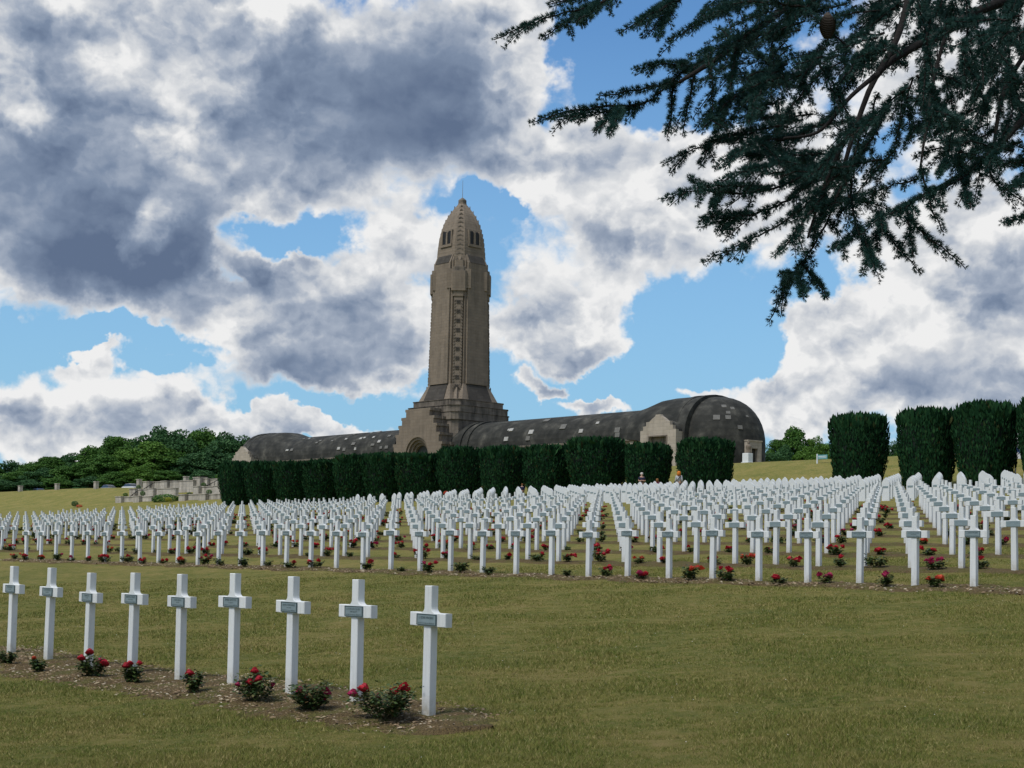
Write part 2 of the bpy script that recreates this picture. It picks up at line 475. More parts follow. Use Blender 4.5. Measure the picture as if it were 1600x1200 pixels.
# ------------------------------------------------------------------ mesh helpers
class MB:
    """collects shapes; build() links them as ONE mesh object"""

    def __init__(self):
        self.v = []
        self.f = []

    def add(self, verts, faces):
        o = len(self.v)
        self.v += [tuple(map(float, q)) for q in verts]
        self.f += [tuple(i + o for i in fc) for fc in faces]
        return self

    def box(self, x0, x1, y0, y1, z0, z1):
        return self.add([(x0, y0, z0), (x1, y0, z0), (x1, y1, z0), (x0, y1, z0), (x0, y0, z1), (x1, y0, z1), (x1, y1, z1), (x0, y1, z1)],
                        [(0, 3, 2, 1), (4, 5, 6, 7), (0, 1, 5, 4), (1, 2, 6, 5), (2, 3, 7, 6), (3, 0, 4, 7)])

    def cbox(self, c, s, ch=0.0):
        x, y, z = c
        a, b2, d = s[0] / 2, s[1] / 2, s[2] / 2
        if not ch:
            return self.box(x - a, x + a, y - b2, y + b2, z - d, z + d)
        # chamfered top and vertical edges
        pts = lambda k, zz: [(x - a + k, y - b2, zz), (x + a - k, y - b2, zz), (x + a, y - b2 + k, zz), (x + a, y + b2 - k, zz), (x + a - k, y + b2, zz), (x - a + k, y + b2, zz), (x - a, y + b2 - k, zz), (x - a, y - b2 + k, zz)]
        top = [(px + (x - px) * min(1, ch / a) , py + (y - py) * min(1, ch / b2), z + d) for px, py, _ in pts(ch, 0)]
        return self.loft([pts(ch, z - d), pts(ch, z + d - ch), top])

    def loft(self, rings, cap0=True, cap1=True):
        n = len(rings[0])
        vs = [p for r in rings for p in r]
        fs = []
        for k in range(len(rings) - 1):
            for i in range(n):
                j = (i + 1) % n
                fs.append((k * n + i, k * n + j, (k + 1) * n + j, (k + 1) * n + i))
        if cap0:
            fs.append(tuple(range(n - 1, -1, -1)))
        if cap1:
            fs.append(tuple((len(rings) - 1) * n + i for i in range(n)))
        return self.add(vs, fs)

    def prism(self, poly, y0, y1):
        """poly in (x,z), extruded along y"""
        return self.loft([[(x, y1, z) for x, z in poly], [(x, y0, z) for x, z in poly]])

    def tube(self, pts, radii, n=6, cap=True):
        rings = []
        pts = [Vector(p) for p in pts]
        up = Vector((0.13, 0.27, 1)).normalized()
        for i, p in enumerate(pts):
            d = (pts[min(i + 1, len(pts) - 1)] - pts[max(i - 1, 0)]).normalized()
            s = d.cross(up)
            if s.length < 1e-3:
                s = d.cross(Vector((1, 0, 0)))
            s.normalize()
            w = s.cross(d)
            r = radii[i] if hasattr(radii, '__len__') else radii
            rings.append([p + (s * math.cos(2 * PI * k / n) + w * math.sin(2 * PI * k / n)) * r for k in range(n)])
        return self.loft(rings, cap, cap)

    def lathe(self, prof, n=16, c=(0, 0)):
        rings = [[(c[0] + r * math.cos(2 * PI * k / n), c[1] + r * math.sin(2 * PI * k / n), z) for k in range(n)] for r, z in prof]
        return self.loft(rings)

    def mesh(self, name, mat=None, smooth=False):
        me = bpy.data.meshes.new(name)
        me.from_pydata(self.v, [], self.f)
        if mat:
            me.materials.append(mat)
        if smooth:
            me.shade_smooth()
        me.update()
        return me

    def build(self, name, mat=None, parent=None, smooth=False):
        return link(name, self.mesh(name, mat, smooth), parent)


def link(name, me, parent=None, loc=None, rz=None):
    o = bpy.data.objects.new(name, me)
    C.objects.link(o)
    if parent:
        o.parent = parent
    if loc is not None:
        o.location = loc
    if rz is not None:
        o.rotation_euler = (0, 0, rz)
    return o


def np_mesh(name, verts, faces, mat, smooth=False):
    """verts Nx3, faces MxK (all the same K)"""
    me = bpy.data.meshes.new(name)
    verts = np.ascontiguousarray(verts, dtype=np.float32)
    faces = np.ascontiguousarray(faces, dtype=np.int32)
    k = faces.shape[1]
    me.vertices.add(len(verts))
    me.vertices.foreach_set('co', verts.ravel())
    me.loops.add(faces.size)
    me.loops.foreach_set('vertex_index', faces.ravel())
    me.polygons.add(len(faces))
    me.polygons.foreach_set('loop_start', np.arange(0, faces.size, k, dtype=np.int32))
    me.update(calc_edges=True)
    me.materials.append(mat)
    if smooth:
        me.shade_smooth()
    return me


def tag(o, label=None, cat=None, group=None, kind=None):
    if label:
        o['label'] = label
    if cat:
        o['category'] = cat
    if group:
        o['group'] = group
    if kind:
        o['kind'] = kind
    return o


def empty(name, loc=(0, 0, 0), rz=0.0):
    o = bpy.data.objects.new(name, None)
    C.objects.link(o)
    o.location = loc
    o.rotation_euler = (0, 0, rz)
    o.empty_display_size = .2
    return o


def copy_tree(o, parent=None):
    c = o.copy()
    C.objects.link(c)
    if parent:
        c.parent = parent
    for ch in list(o.children):
        copy_tree(ch, c)
    return c


_ONES = 'first second third fourth fifth sixth seventh eighth ninth tenth eleventh twelfth thirteenth fourteenth fifteenth sixteenth seventeenth eighteenth nineteenth'.split()
_TENS = {2: ('twentieth', 'twenty'), 3: ('thirtieth', 'thirty'), 4: ('fortieth', 'forty'), 5: ('fiftieth', 'fifty'), 6: ('sixtieth', 'sixty'), 7: ('seventieth', 'seventy'), 8: ('eightieth', 'eighty')}
_NUM = 'no one two three four five six seven eight'.split()


def nth(n):
    if n < 20:
        return _ONES[n - 1]
    a, b2 = divmod(n, 10)
    return _TENS[a][0] if b2 == 0 else _TENS[a][1] + '-' + _ONES[b2 - 1]


# ------------------------------------------------------------------ cemetery grid: u along the rows, v up the slope
_b = math.atan2(1357.436 + 800, FPX)
UX = np.array([math.sin(_b), -math.cos(_b), 0])
VX = np.array([math.cos(_b), math.sin(_b), 0])
ROT = math.atan2(UX[1], UX[0])
TV = np.array([-400, -60, -20, 9.455, 23.87, 76, 100, 117, 150, 164, 200, 600, 1500, 5000.])
TZ = np.array([-9, -4, -2.3, 0, 1.175, 5.45, 7.5, 11.45, 14.2, 15.15, 15.3, 15.3, 10, -60.])


def smooth01(x):
    x = np.clip(x, 0, 1)
    return x * x * (3 - 2 * x)


def ground(u, v):
    u = np.asarray(u, float)
    v = np.asarray(v, float)
    z = np.interp(v, TV, TZ)
    for d in (2.0,):
        z = (np.interp(v - d, TV, TZ) + np.interp(v + d, TV, TZ) + z) / 3
    left = smooth01((-195 - u) / 45) * smooth01((v - 104) / 13)
    z = z + left * (0.55 - np.clip((v - 119) * .12, 0, 1.6))
    near = smooth01((60 - v) / 40)
    z = z + near * (0.025 * np.sin(u * .9 + 1.3) * np.sin(v * .8) + .015 * np.sin(u * 2.3 + v * 1.1))
    return z


def W3(u, v, dz=0.0):
    p = u * UX + v * VX
    return np.array([p[0], p[1], float(ground(u, v)) + dz])


def uv_of(P):
    P = np.asarray(P, float)
    return P @ UX, P @ VX


def hit(x, y):
    """where the line of sight through a spot of the photograph meets the ground"""
    d = ray(x, y)
    ts = np.concatenate([np.linspace(4, 60, 6000), np.linspace(60, 500, 6000)])
    Q = EYEP + ts[:, None] * d
    g = ground(Q @ UX, Q @ VX)
    i = int(np.argmax(Q[:, 2] <= g))
    return Q[i]


def hit_v(x, y, v):
    d = ray(x, y)
    tt = (v - EYEP @ VX) / (d @ VX)
    return EYEP + tt * d


# ground sheet, out to the horizon
us = np.unique(np.concatenate([np.linspace(-4000, -400, 12), np.linspace(-400, -120, 70), np.linspace(-120, -40, 90), np.linspace(-40, 12, 260), np.linspace(12, 120, 40), np.linspace(120, 4000, 12)]))
vs = np.unique(np.concatenate([np.linspace(-4000, -60, 10), np.linspace(-60, 0, 30), np.linspace(0, 30, 150), np.linspace(30, 175, 200), np.linspace(175, 600, 20), np.linspace(600, 5000, 12)]))
uu, vv = np.meshgrid(us, vs, indexing='ij')
zz = ground(uu, vv)
bumpy = smooth01((34 - vv) / 15) * smooth01((vv + 10) / 10) * smooth01((uu + 60) / 20) * smooth01((20 - uu) / 8)
zz = zz + bumpy * rng.normal(0, .006, zz.shape)
pts = uu[..., None] * UX + vv[..., None] * VX
pts[..., 2] = zz
nu, nv = len(us), len(vs)
idx = np.arange(nu * nv).reshape(nu, nv)
fc = np.stack([idx[:-1, :-1], idx[1:, :-1], idx[1:, 1:], idx[:-1, 1:]], -1).reshape(-1, 4)
g = link('ground', np_mesh('ground', pts.reshape(-1, 3), fc, MAT['lawn'], True))
g['kind'] = 'structure'

# ------------------------------------------------------------------ rows of graves
S_U, P_V, C_U = 1.1805, 3.87, 2.44
UF, VF = -11.172, 9.4555
U0, V0 = -13.3057, 23.866
H = 1.3


def in_frame(P, margin=12):
    q = proj(P)
    return -margin < q[0] < 1600 + margin


graves = []                       # (row, u, v); row 0 is the short row by the viewer
for k in range(10):
    graves.append((0, UF - S_U * k, VF))
N_ROWS = 11
for n in range(N_ROWS):
    v = V0 + P_V * n
    base = U0 - (C_U - 2 * S_U) * n
    for k in range(-14, 90):
        u = base - S_U * k
        if u > -11.5 or u < -104:
            continue
        if -57.2 < u < -52.2:      # the path across the block
            continue
        if u < -55 and n > 10:
            continue
        if u < -96:
            continue
        graves.append((n + 1, u, v))


# soil strips under the rows
def soil_strip(u0, u1, v, a, b2, step):
    n = max(4, int((u1 - u0) / step))
    uu = np.linspace(u0, u1, n)
    m = 6
    V = []
    end = np.minimum(1, np.minimum(np.arange(n), np.arange(n)[::-1]) / (1.2 / step))
    lo = v - a * np.sqrt(end) + rng.normal(0, .09, n) + .06 * np.sin(uu * 3.1)
    hi = v + b2 * np.sqrt(end) + rng.normal(0, .09, n) + .06 * np.sin(uu * 2.3 + 2)
    for i in range(n):
        for j in range(m):
            vv = lo[i] + (hi[i] - lo[i]) * j / (m - 1)
            p = uu[i] * UX + vv * VX
            e = min(j, m - 1 - j) / (m - 1) * 2
            V.append((p[0], p[1], float(ground(uu[i], vv)) + -.012 + .045 * min(1, e * 2.5) + (rng.normal(0, .009) if 0 < j < m - 1 else 0)))
    V = np.array(V)
    I = np.arange(n * m).reshape(n, m)
    F = np.stack([I[:-1, :-1], I[1:, :-1], I[1:, 1:], I[:-1, 1:]], -1).reshape(-1, 4)
    o = link('planting_bed', np_mesh('planting_bed', V, F, MAT['soil'], True))
    o['kind'] = 'structure'


soil_strip(UF - 13, UF + 1.0, VF, 1.05, .62, .12)
for n in range(N_ROWS):
    v = V0 + P_V * n
    if n < 9:
        soil_strip(-92, -57.0, v, .85, .45, .5)
    soil_strip(-52.2, -10.5, v, .85, .45, .25 if n < 4 else .6)

# bark chips and stones on the nearest beds
V, F = [], []


def scatter_chips(n, u0, u1, v0, v1, smin, smax, lift):
    for _ in range(n):
        u, v = random.uniform(u0, u1), random.triangular(v0, v1)
        s = random.uniform(smin, smax) * (1.6 if random.random() < .12 else 1)
        p = W3(u, v, lift)
        a = random.uniform(0, 2 * PI)
        e1 = np.array([math.cos(a), math.sin(a), random.uniform(-.4, .4)]) * s
        e2 = np.array([-math.sin(a), math.cos(a), random.uniform(-.4, .4)]) * s * random.uniform(.3, .7)
        up = np.array([0, 0, s * .4])
        o = len(V)
        V.extend([p - e1 - e2, p + e1 - e2, p + e1 * .8 + e2, p - e1 * .9 + e2 * .8, p + up])
        F.extend([(o, o + 1, o + 4), (o + 1, o + 2, o + 4), (o + 2, o + 3, o + 4), (o + 3, o, o + 4)])


scatter_chips(8500, UF - 13, UF + .6, VF - 1.15, VF + .75, .006, .022, .03)
scatter_chips(3800, -52, -11, V0 - 1.1, V0 + .3, .012, .032, .035)
scatter_chips(1500, -90, -57, V0 - 1.1, V0 + .3, .015, .035, .035)
o = link('bark_chips', np_mesh('bark_chips', np.array(V), np.array(F), MAT['chip']))
tag(o, kind='stuff')


# ---- the cross
def cross_body():
    mb = MB()
    wb, wt, th = .060, .054, .046         # half width of post at foot and head, half thickness
    za, zb, al = .900, 1.034, .276        # arm
    wm = wb + (wt - wb) * za / H
    r = .055
    fil = [(wt + r - r * math.sin(a), zb + r - r * math.cos(a)) for a in (0.0, .4, .8, 1.2, PI / 2)]
    right = [(wb, -.25), (wm, za), (al, za), (al, zb)] + fil + [(wt, H)]
    poly = right + [(-x, z) for x, z in right[::-1]]
    n = len(poly)
    ch = .006
    def inset(k):
        out = []
        for x, z in poly:
            xx = x - math.copysign(min(k, abs(x)), x)
            zz = z - k if z in (H,) or abs(z - zb) < 1e-6 else (z + k if abs(z - za) < 1e-6 and abs(x) > wm + .01 else z)
            out.append((xx, zz))
        return out
    ins = inset(ch)
    rings = [[(x, th, z) for x, z in ins], [(x, th - ch, z) for x, z in poly], [(x, -th + ch, z) for x, z in poly], [(x, -th, z) for x, z in ins]]
    mb.loft(rings)
    return mb.mesh('cross', MAT['white'])


ME_CROSS = cross_body()
PW, PH = .150, .056
mb = MB()
mb.cbox((0, -.053, .966), (PW * 2, .012, PH * 2))
ME_PLATE = mb.mesh('name_plate', MAT['plate'])
mb = MB()
for sx in (-1, 1):
    mb.box(sx * (PW - .003) - .004, sx * (PW - .003) + .004, -.0625, -.0585, .966 - PH + .002, .966 + PH - .002)
for sz in (-1, 1):
    mb.box(-PW + .008, PW - .008, -.0620, -.0585, .966 + sz * (PH - .004) - .003, .966 + sz * (PH - .004) + .003)
ME_RIM = mb.mesh('plate_rim', MAT['letter'])


def text_mesh(lines, name='lettering'):
    """lines: (text, x-width, height, z)"""
    vs, fs = [], []
    for txt, wdt, hgt, z in lines:
        cu = bpy.data.curves.new('t', 'FONT')
        cu.body = txt
        cu.align_x = 'CENTER'
        cu.resolution_u = 1
        ob = bpy.data.objects.new('t', cu)
        C.objects.link(ob)
        bpy.context.view_layer.update()
        me = bpy.data.meshes.new_from_object(ob.evaluated_get(bpy.context.evaluated_depsgraph_get()))
        C.objects.unlink(ob)
        bpy.data.objects.remove(ob)
        co = np.array([q.co[:] for q in me.vertices])
        co[:, 0] -= (co[:, 0].min() + co[:, 0].max()) / 2
        sx = wdt / max(1e-6, co[:, 0].max() - co[:, 0].min())
        sz = hgt / max(1e-6, co[:, 1].max() - co[:, 1].min())
        o = len(vs)
        vs += [(q[0] * sx, -.0615, z + q[1] * sz) for q in co]
        fs += [tuple(i + o for i in p.vertices) for p in me.polygons]
        bpy.data.meshes.remove(me)
    me = bpy.data.meshes.new(name)
    me.from_pydata(vs, [], fs)
    me.materials.append(MAT['letter'])
    return me


MPF = ('MORT POUR LA FRANCE', .25, .014, .924)
NAMES = [
    [('L CESAR VINCENT', .225, .024, .974), MPF],
    [('LOUIS JACQUES', .23, .022, .982), ('SERGENT', .12, .016, .954), MPF],
    [('JEAN STEPHANE', .23, .022, .982), ('166 RI', .08, .016, .954), MPF],
    [('EMILE GASTON', .22, .022, .982), ('SOLDAT', .10, .016, .954), MPF],
    [('ABEL JEAN', .16, .022, .982), ('20 RI', .07, .016, .954), MPF],
    [('ANDRE LAURENT', .23, .022, .982), ('CAPORAL', .12, .016, .954), MPF],
    [('MARCEL', .13, .022, .982), ('72 RI', .07, .016, .954), MPF],
    [('CONSTANTIN', .2, .022, .982), ('SOLDAT', .10, .016, .954), MPF],
    [('FRANCOIS', .17, .022, .982), ('SOLDAT', .10, .016, .954), MPF],
]
ME_TEXT = [text_mesh(q) for q in NAMES]

cross0 = link('grave_cross', ME_CROSS)
plate0 = link('name_plate', ME_PLATE, cross0)
rim0 = link('plate_rim', ME_RIM, plate0)
let0 = link('lettering', ME_TEXT[0], plate0)

vis = []
for (row, u, v) in graves:
    P = W3(u, v)
    if not in_frame(P + np.array([0, 0, .5])):
        continue
    vis.append((P @ _f, row, u, v, P))
vis.sort(key=lambda q: q[0])
single = vis[:300]
rest = vis[300:]
by_row = {}
for q in single:
    by_row.setdefault(q[1], []).append(q)
CROSSES = []
FG_LABEL = ['white cross at the end of the short row, with a two-line plate',
            'white cross behind the widest rose bush, second from the end of the short row',
            'white cross behind the bush with two crimson roses, third in the short row',
            'white cross beside the round bush with three red roses, fourth in the short row',
            'white cross by the small bush with a single red rose, fifth in the short row',
            'white cross by the bush with two low red roses, sixth in the short row',
            'white cross by the bush with three spread roses, seventh in the short row',
            'white cross by the small bush with a faded rose, eighth in the short row',
            'white cross with a bloomless bush at its foot, ninth in the short row',
            'white cross cut by the edge of the photo, tenth in the short row']
first = True
for row in sorted(by_row):
    L = sorted(by_row[row], key=lambda q: -proj(q[4])[0])
    for i, (zc, _, u, v, P) in enumerate(L):
        o = cross0 if first else cross0.copy()
        if not first:
            C.objects.link(o)
        first = False
        lean = .006
        o.location = (P[0], P[1], P[2])
        o.rotation_euler = (random.gauss(0, lean), random.gauss(0, lean), ROT + random.gauss(0, .02))
        sc = random.gauss(1, .008)
        o.scale = (1, 1, sc)
        if o is not cross0:
            p = plate0.copy()
            C.objects.link(p)
            p.parent = o
            if row <= 1:
                r = rim0.copy()
                C.objects.link(r)
                r.parent = p
                q2 = let0.copy()
                C.objects.link(q2)
                q2.parent = p
                q2.data = ME_TEXT[i % len(ME_TEXT)]
        if row == 0:
            tag(o, FG_LABEL[min(i, 9)], 'grave cross', 'crosses of the short row by the viewer')
        elif row == 1:
            tag(o, f'white cross in the front row of the large block, {nth(i + 1)} from the right', 'grave cross', 'crosses of the large block')
        else:
            tag(o, f'white cross in the {nth(row)} row of the large block, {nth(i + 1)} from the right', 'grave cross', 'crosses of the large block')
        CROSSES.append((row, i, u, v))

# the hundreds further up the slope: one object
cv = np.array([q.co[:] for q in ME_CROSS.vertices])
mbv, mbf, mbm = [], [], []
pv = np.array([q.co[:] for q in ME_PLATE.vertices])
cs, sn = math.cos(ROT), math.sin(ROT)
RM = np.array([[cs, -sn, 0], [sn, cs, 0], [0, 0, 1]])
for q in rest:
    o = len(mbv)
    mbv += list(cv @ RM.T + q[4])
    mbf += [tuple(i + o for i in p.vertices) for p in ME_CROSS.polygons]
    mbm += [0] * len(ME_CROSS.polygons)
    o = len(mbv)
    mbv += list(pv @ RM.T + q[4])
    mbf += [tuple(i + o for i in p.vertices) for p in ME_PLATE.polygons]
    mbm += [1] * len(ME_PLATE.polygons)
me = bpy.data.meshes.new('distant_crosses')
me.from_pydata([tuple(p) for p in mbv], [], mbf)
me.materials.append(MAT['white'])
me.materials.append(MAT['plate'])
me.polygons.foreach_set('material_index', mbm)
o = link('distant_crosses', me)
tag(o, 'hundreds of small white crosses in the far rows up the slope', kind='stuff')

# ---- pointed steles of the far plot
mb = MB()
w, hh, th = .25, 1.30, .06
side = [(w, -.2), (w, .86), (w * 1.02, .95), (w * .93, 1.06), (w * .72, 1.16), (w * .42, 1.235), (w * .16, 1.285)]
poly = side + [(0, hh + .02)] + [(-x, z) for x, z in side[::-1]]
mb.prism(poly, -th, th)
ME_STELE = mb.mesh('stele', MAT['stele'])
mb = MB()
mb.cbox((0, -.067, .78), (.34, .012, .10))
ME_SPLATE = mb.mesh('stele_plate', MAT['plate'])
st0 = None
ROWN = ['front', 'second', 'third', 'fourth', 'fifth', 'last']
for n in range(6):
    v = 73.0 + 3.3 * n
    L = []
    for k in range(0, 60):
        u = -12.6 - 1.6 * k - .3 * n
        if u < -96:
            break
        P = W3(u, v)
        if in_frame(P):
            L.append((u, P))
    for i, (u, P) in enumerate(L):
        o = link('headstone', ME_STELE)
        p = link('stele_plate', ME_SPLATE, o)
        o.location = P
        o.rotation_euler = (random.gauss(0, .008), random.gauss(0, .008), ROT + random.gauss(0, .02))
        o.scale = (1, 1, random.gauss(1, .012))
        tag(o, f'white pointed headstone, {nth(i + 1)} from the right in the {ROWN[n]} row before the yews', 'headstone', 'pointed headstones before the yews')


# ------------------------------------------------------------------ roses
def bloom_mesh(name, mat, r, rings):
    V, F = [], []
    for (n, rr, lift, tilt) in rings:
        off = random.uniform(0, 6)
        for k in range(n):
            a = off + 2 * PI * k / n + random.uniform(-.15, .15)
            d = np.array([math.cos(a), math.sin(a), 0])
            s = np.array([-math.sin(a), math.cos(a), 0])
            up = np.array([0, 0, 1])
            c0 = d * rr * .25 * r + up * (lift - .3) * r
            c1 = d * rr * r + up * (lift + .15 * tilt) * r
            c2 = d * rr * (1.0 - .25 * tilt) * r + up * (lift + .75 * tilt) * r
            wd = .62 * r * rr * 6 / n
            o = len(V)
            V.extend([c0 - s * wd * .5, c0 + s * wd * .5, c1 + s * wd, c1 - s * wd, c2 + s * wd * .6, c2 - s * wd * .6])
            F.extend([(o, o + 1, o + 2, o + 3), (o + 3, o + 2, o + 4, o + 5)])
    return np_mesh(name, np.array(V), np.array(F), mat)


RINGS_HI = [(7, 1.0, -.15, .35), (6, .85, 0, .7), (5, .6, .15, 1.0), (4, .35, .3, 1.1)]
RINGS_LO = [(5, 1.0, -.1, .5), (4, .6, .15, 1.0)]
BL_HI = [bloom_mesh('bloom', MAT[k], .052, RINGS_HI) for k in ('bloom_red', 'bloom_pink', 'bloom_red', 'bloom_scarlet')]
BL_LO = [bloom_mesh('bloom', MAT[k], .058, RINGS_LO) for k in ('bloom_red', 'bloom_pink', 'bloom_red', 'bloom_scarlet', 'bloom_red')]


def bush_arrays(w, h, n_leaf, ls, n_stem, spots=()):
    """leaf faces and stems of a rose bush w wide and h tall; spots: bloom places to reach"""
    LV, LF = [], []
    st = MB()
    tips = []
    for k in range(n_stem):
        a = random.uniform(0, 2 * PI)
        rr = w * .5 * math.sqrt(random.uniform(.1, 1))
        tip = np.array([rr * math.cos(a), rr * math.sin(a), h * random.uniform(.6, 1.0)])
        tips.append(tip)
    tips += [np.array(s) - np.array([0, 0, .02]) for s in spots]
    for tip in tips:
        b0 = tip * np.array([.18, .18, 0])
        mid = (b0 + tip) / 2 + np.array([random.gauss(0, .02), random.gauss(0, .02), 0])
        st.tube([b0, mid, tip], [.006, .004, .003], 3, False)
    for k in range(n_leaf):
        tip = tips[k % len(tips)]
        tt = random.uniform(.25, 1.0) ** .8
        c = tip * np.array([.18 + .82 * tt, .18 + .82 * tt, tt]) + np.random.default_rng(k + int(w * 1e4)).normal(0, [w * .09, w * .09, h * .07])
        c[2] = max(c[2], .03)
        a = random.uniform(0, 2 * PI)
        s = ls * random.uniform(.7, 1.3)
        d = np.array([math.cos(a), math.sin(a), random.uniform(-.7, .5)])
        d /= np.linalg.norm(d)
        x = np.cross(d, [0, 0, 1])
        x = x / np.linalg.norm(x) + np.array([0, 0, random.uniform(-.5, .5)])
        o = len(LV)
        LV.extend([c, c + d * s * .5 + x * s * .36, c + d * s, c + d * s * .5 - x * s * .36])
        LF.append((o, o + 1, o + 2, o + 3))
    return np.array(LV), np.array(LF), st


def make_bush(name, w, h, n_leaf, ls, n_stem, spots=()):
    LV, LF, st = bush_arrays(w, h, n_leaf, ls, n_stem, spots)
    return np_mesh('foliage', LV, LF, MAT['rose_leaf']), st.mesh('stem', MAT['stem'])


# the eight bushes of the short row: photo place, width, height (m), blooms as photo places
ppm = 2288 / 14.0
FG = [
    (10, 1041, .20, .22, [], 'small bloomless rose bush at the very edge of the photo'),
    (62, 1053, .24, .20, [(53, 1028, .6, 3)], 'low rose bush with one small faded rose'),
    (146, 1061, .34, .28, [(140, 1019, 1, 0), (127, 1029, 1.05, 0), (163, 1037, 1.15, 0), (158, 1032, .9, 1)], 'rose bush with a tall rose and pairs of red roses on either side'),
    (209, 1071, .27, .25, [(197, 1041, 1, 0), (203, 1037, .8, 0), (218, 1037, .8, 0)], 'small rose bush with two low red roses against a cross foot'),
    (300, 1085, .24, .26, [(296, 1053, 1.05, 0)], 'small rose bush with a single red rose on top'),
    (397, 1100, .42, .36, [(398, 1049, .9, 0), (390, 1066, .9, 0), (405, 1062, 1, 0), (427, 1070, .6, 1), (371, 1070, .6, 1)], 'round rose bush with three red roses at its top'),
    (482, 1113, .47, .34, [(469, 1080, .95, 1), (509, 1083, 1.15, 1), (505, 1088, .9, 1), (480, 1090, .6, 0)], 'rose bush with two crimson roses and reddish young leaves'),
    (597, 1127, .62, .36, [(551, 1085, 1.1, 1), (568, 1077, 1.2, 0), (617, 1081, 1.0, 0), (632, 1075, 1.15, 0), (590, 1088, .6, 1)], 'widest rose bush, with big roses spread along its top'),
]
for (x, y, w, h, bl, lab) in FG:
    P = hit(x, y)
    root = empty('rose_bush', P, 0)
    tag(root, lab, 'rose bush', 'roses of the short row')
    spots = []
    for (bx, by, s, c) in bl:
        q = at(bx, by, P[1] + random.uniform(-.1, .06) * w)
        spots.append((q - P))
    LV, LF, st = bush_arrays(w, h, int(2300 * w), .046, max(6, int(26 * w)), spots)
    link('foliage', np_mesh('foliage', LV, LF, MAT['rose_leaf']), root)
    st.build('stem', MAT['stem'], root)
    for sp, (bx, by, s, c) in zip(spots, bl):
        o = link('bloom', BL_HI[c], root, sp)
        o.rotation_euler = (random.uniform(-.2, .9), random.uniform(-.5, .5), random.uniform(0, 6))
        o.scale = (s, s, s * .9)

PROTO = []
for i in range(10):
    w, h = random.uniform(.40, .62), random.uniform(.22, .36)
    PROTO.append((make_bush('rose_bush', w, h, 300, .080, 9), w, h))
PROTO_FAR = []
for i in range(5):
    w, h = random.uniform(.42, .62), random.uniform(.22, .34)
    PROTO_FAR.append((make_bush('rose_bush', w, h, 110, .13, 5), w, h))
cand = [(row, i, u - S_U * .45 + random.uniform(-.18, .18), v - .28 + random.uniform(-.12, .1)) for (row, i, u, v) in CROSSES if row > 0]
cand = [c for c in cand if random.random() < .93]
far_rose = []
n_single = 0
for (row, i, u, v) in sorted(cand, key=lambda c: c[0]):
    P = W3(u, v, .02)
    nb = random.choice([0, 0, 1, 2, 3, 3, 4, 5, 6])
    (fol, stm), w, h = random.choice(PROTO if row <= 2 else PROTO_FAR)
    sc = random.uniform(.5, .92)
    blooms = []
    tone = random.choice([0, 0, 0, 1, 2, 2, 4, 4, 3])
    for _ in range(nb):
        a = random.uniform(0, 2 * PI)
        rr = w * .5 * math.sqrt(random.uniform(.05, 1))
        blooms.append((rr * math.cos(a), rr * math.sin(a), h * random.uniform(.75, 1.1)))
    if n_single < 285:
        n_single += 1
        o = link('rose_bush', fol, None, P, random.uniform(0, 6))
        o.scale = (sc, sc, sc)
        if row <= 2:
            link('stem', stm, o)
        for bp in blooms:
            q = link('bloom', BL_LO[tone if random.random() < .85 else random.choice([0, 1, 2])], o, bp)
            q.rotation_euler = (random.uniform(-.4, .8), random.uniform(-.5, .5), random.uniform(0, 6))
            s = random.uniform(.8, 1.25) / sc
            q.scale = (s, s, s)
        rown = 'front' if row == 1 else nth(row)
        bt = f'with {_NUM[nb]} red bloom' + ('' if nb == 1 else 's') if nb else 'without blooms'
        tag(o, f'rose bush {bt}, {rown} row of the large block, by its {nth(i + 1)} cross', 'rose bush', 'roses of the large block')
    else:
        far_rose.append((P, sc))
for q in rest:
    if random.random() < .85:
        far_rose.append((W3(q[2] - S_U * .45, q[3] - .25, .02), random.uniform(.7, 1.1)))
# roses too small to tell apart: one object
V, F, Mi = [], [], []
fv = [(np.array([q.co[:] for q in p[0][0].vertices]), np.array([q.vertices[:] for q in p[0][0].polygons])) for p in PROTO_FAR]
bv = (np.array([q.co[:] for q in BL_LO[0].vertices]), np.array([q.vertices[:] for q in BL_LO[0].polygons]))
off = 0
for (P, sc) in far_rose:
    a, f = random.choice(fv)
    V.append(a * sc + P); F.append(f + off); off += len(a); Mi += [0] * len(f)
    for _ in range(random.choice([0, 1, 2, 3, 4])):
        V.append(bv[0] * 1.2 + P + np.array([random.uniform(-.22, .22), random.uniform(-.22, .22), random.uniform(.25, .42)]) * sc)
        F.append(bv[1] + off); off += len(bv[0]); Mi += [1] * len(bv[1])
me = np_mesh('distant_roses', np.concatenate(V), np.concatenate(F), MAT['rose_leaf'])
me.materials.append(MAT['bloom_red'])
me.polygons.foreach_set('material_index', Mi)
o = link('distant_roses', me)
tag(o, 'small rose bushes between the far crosses', kind='stuff')

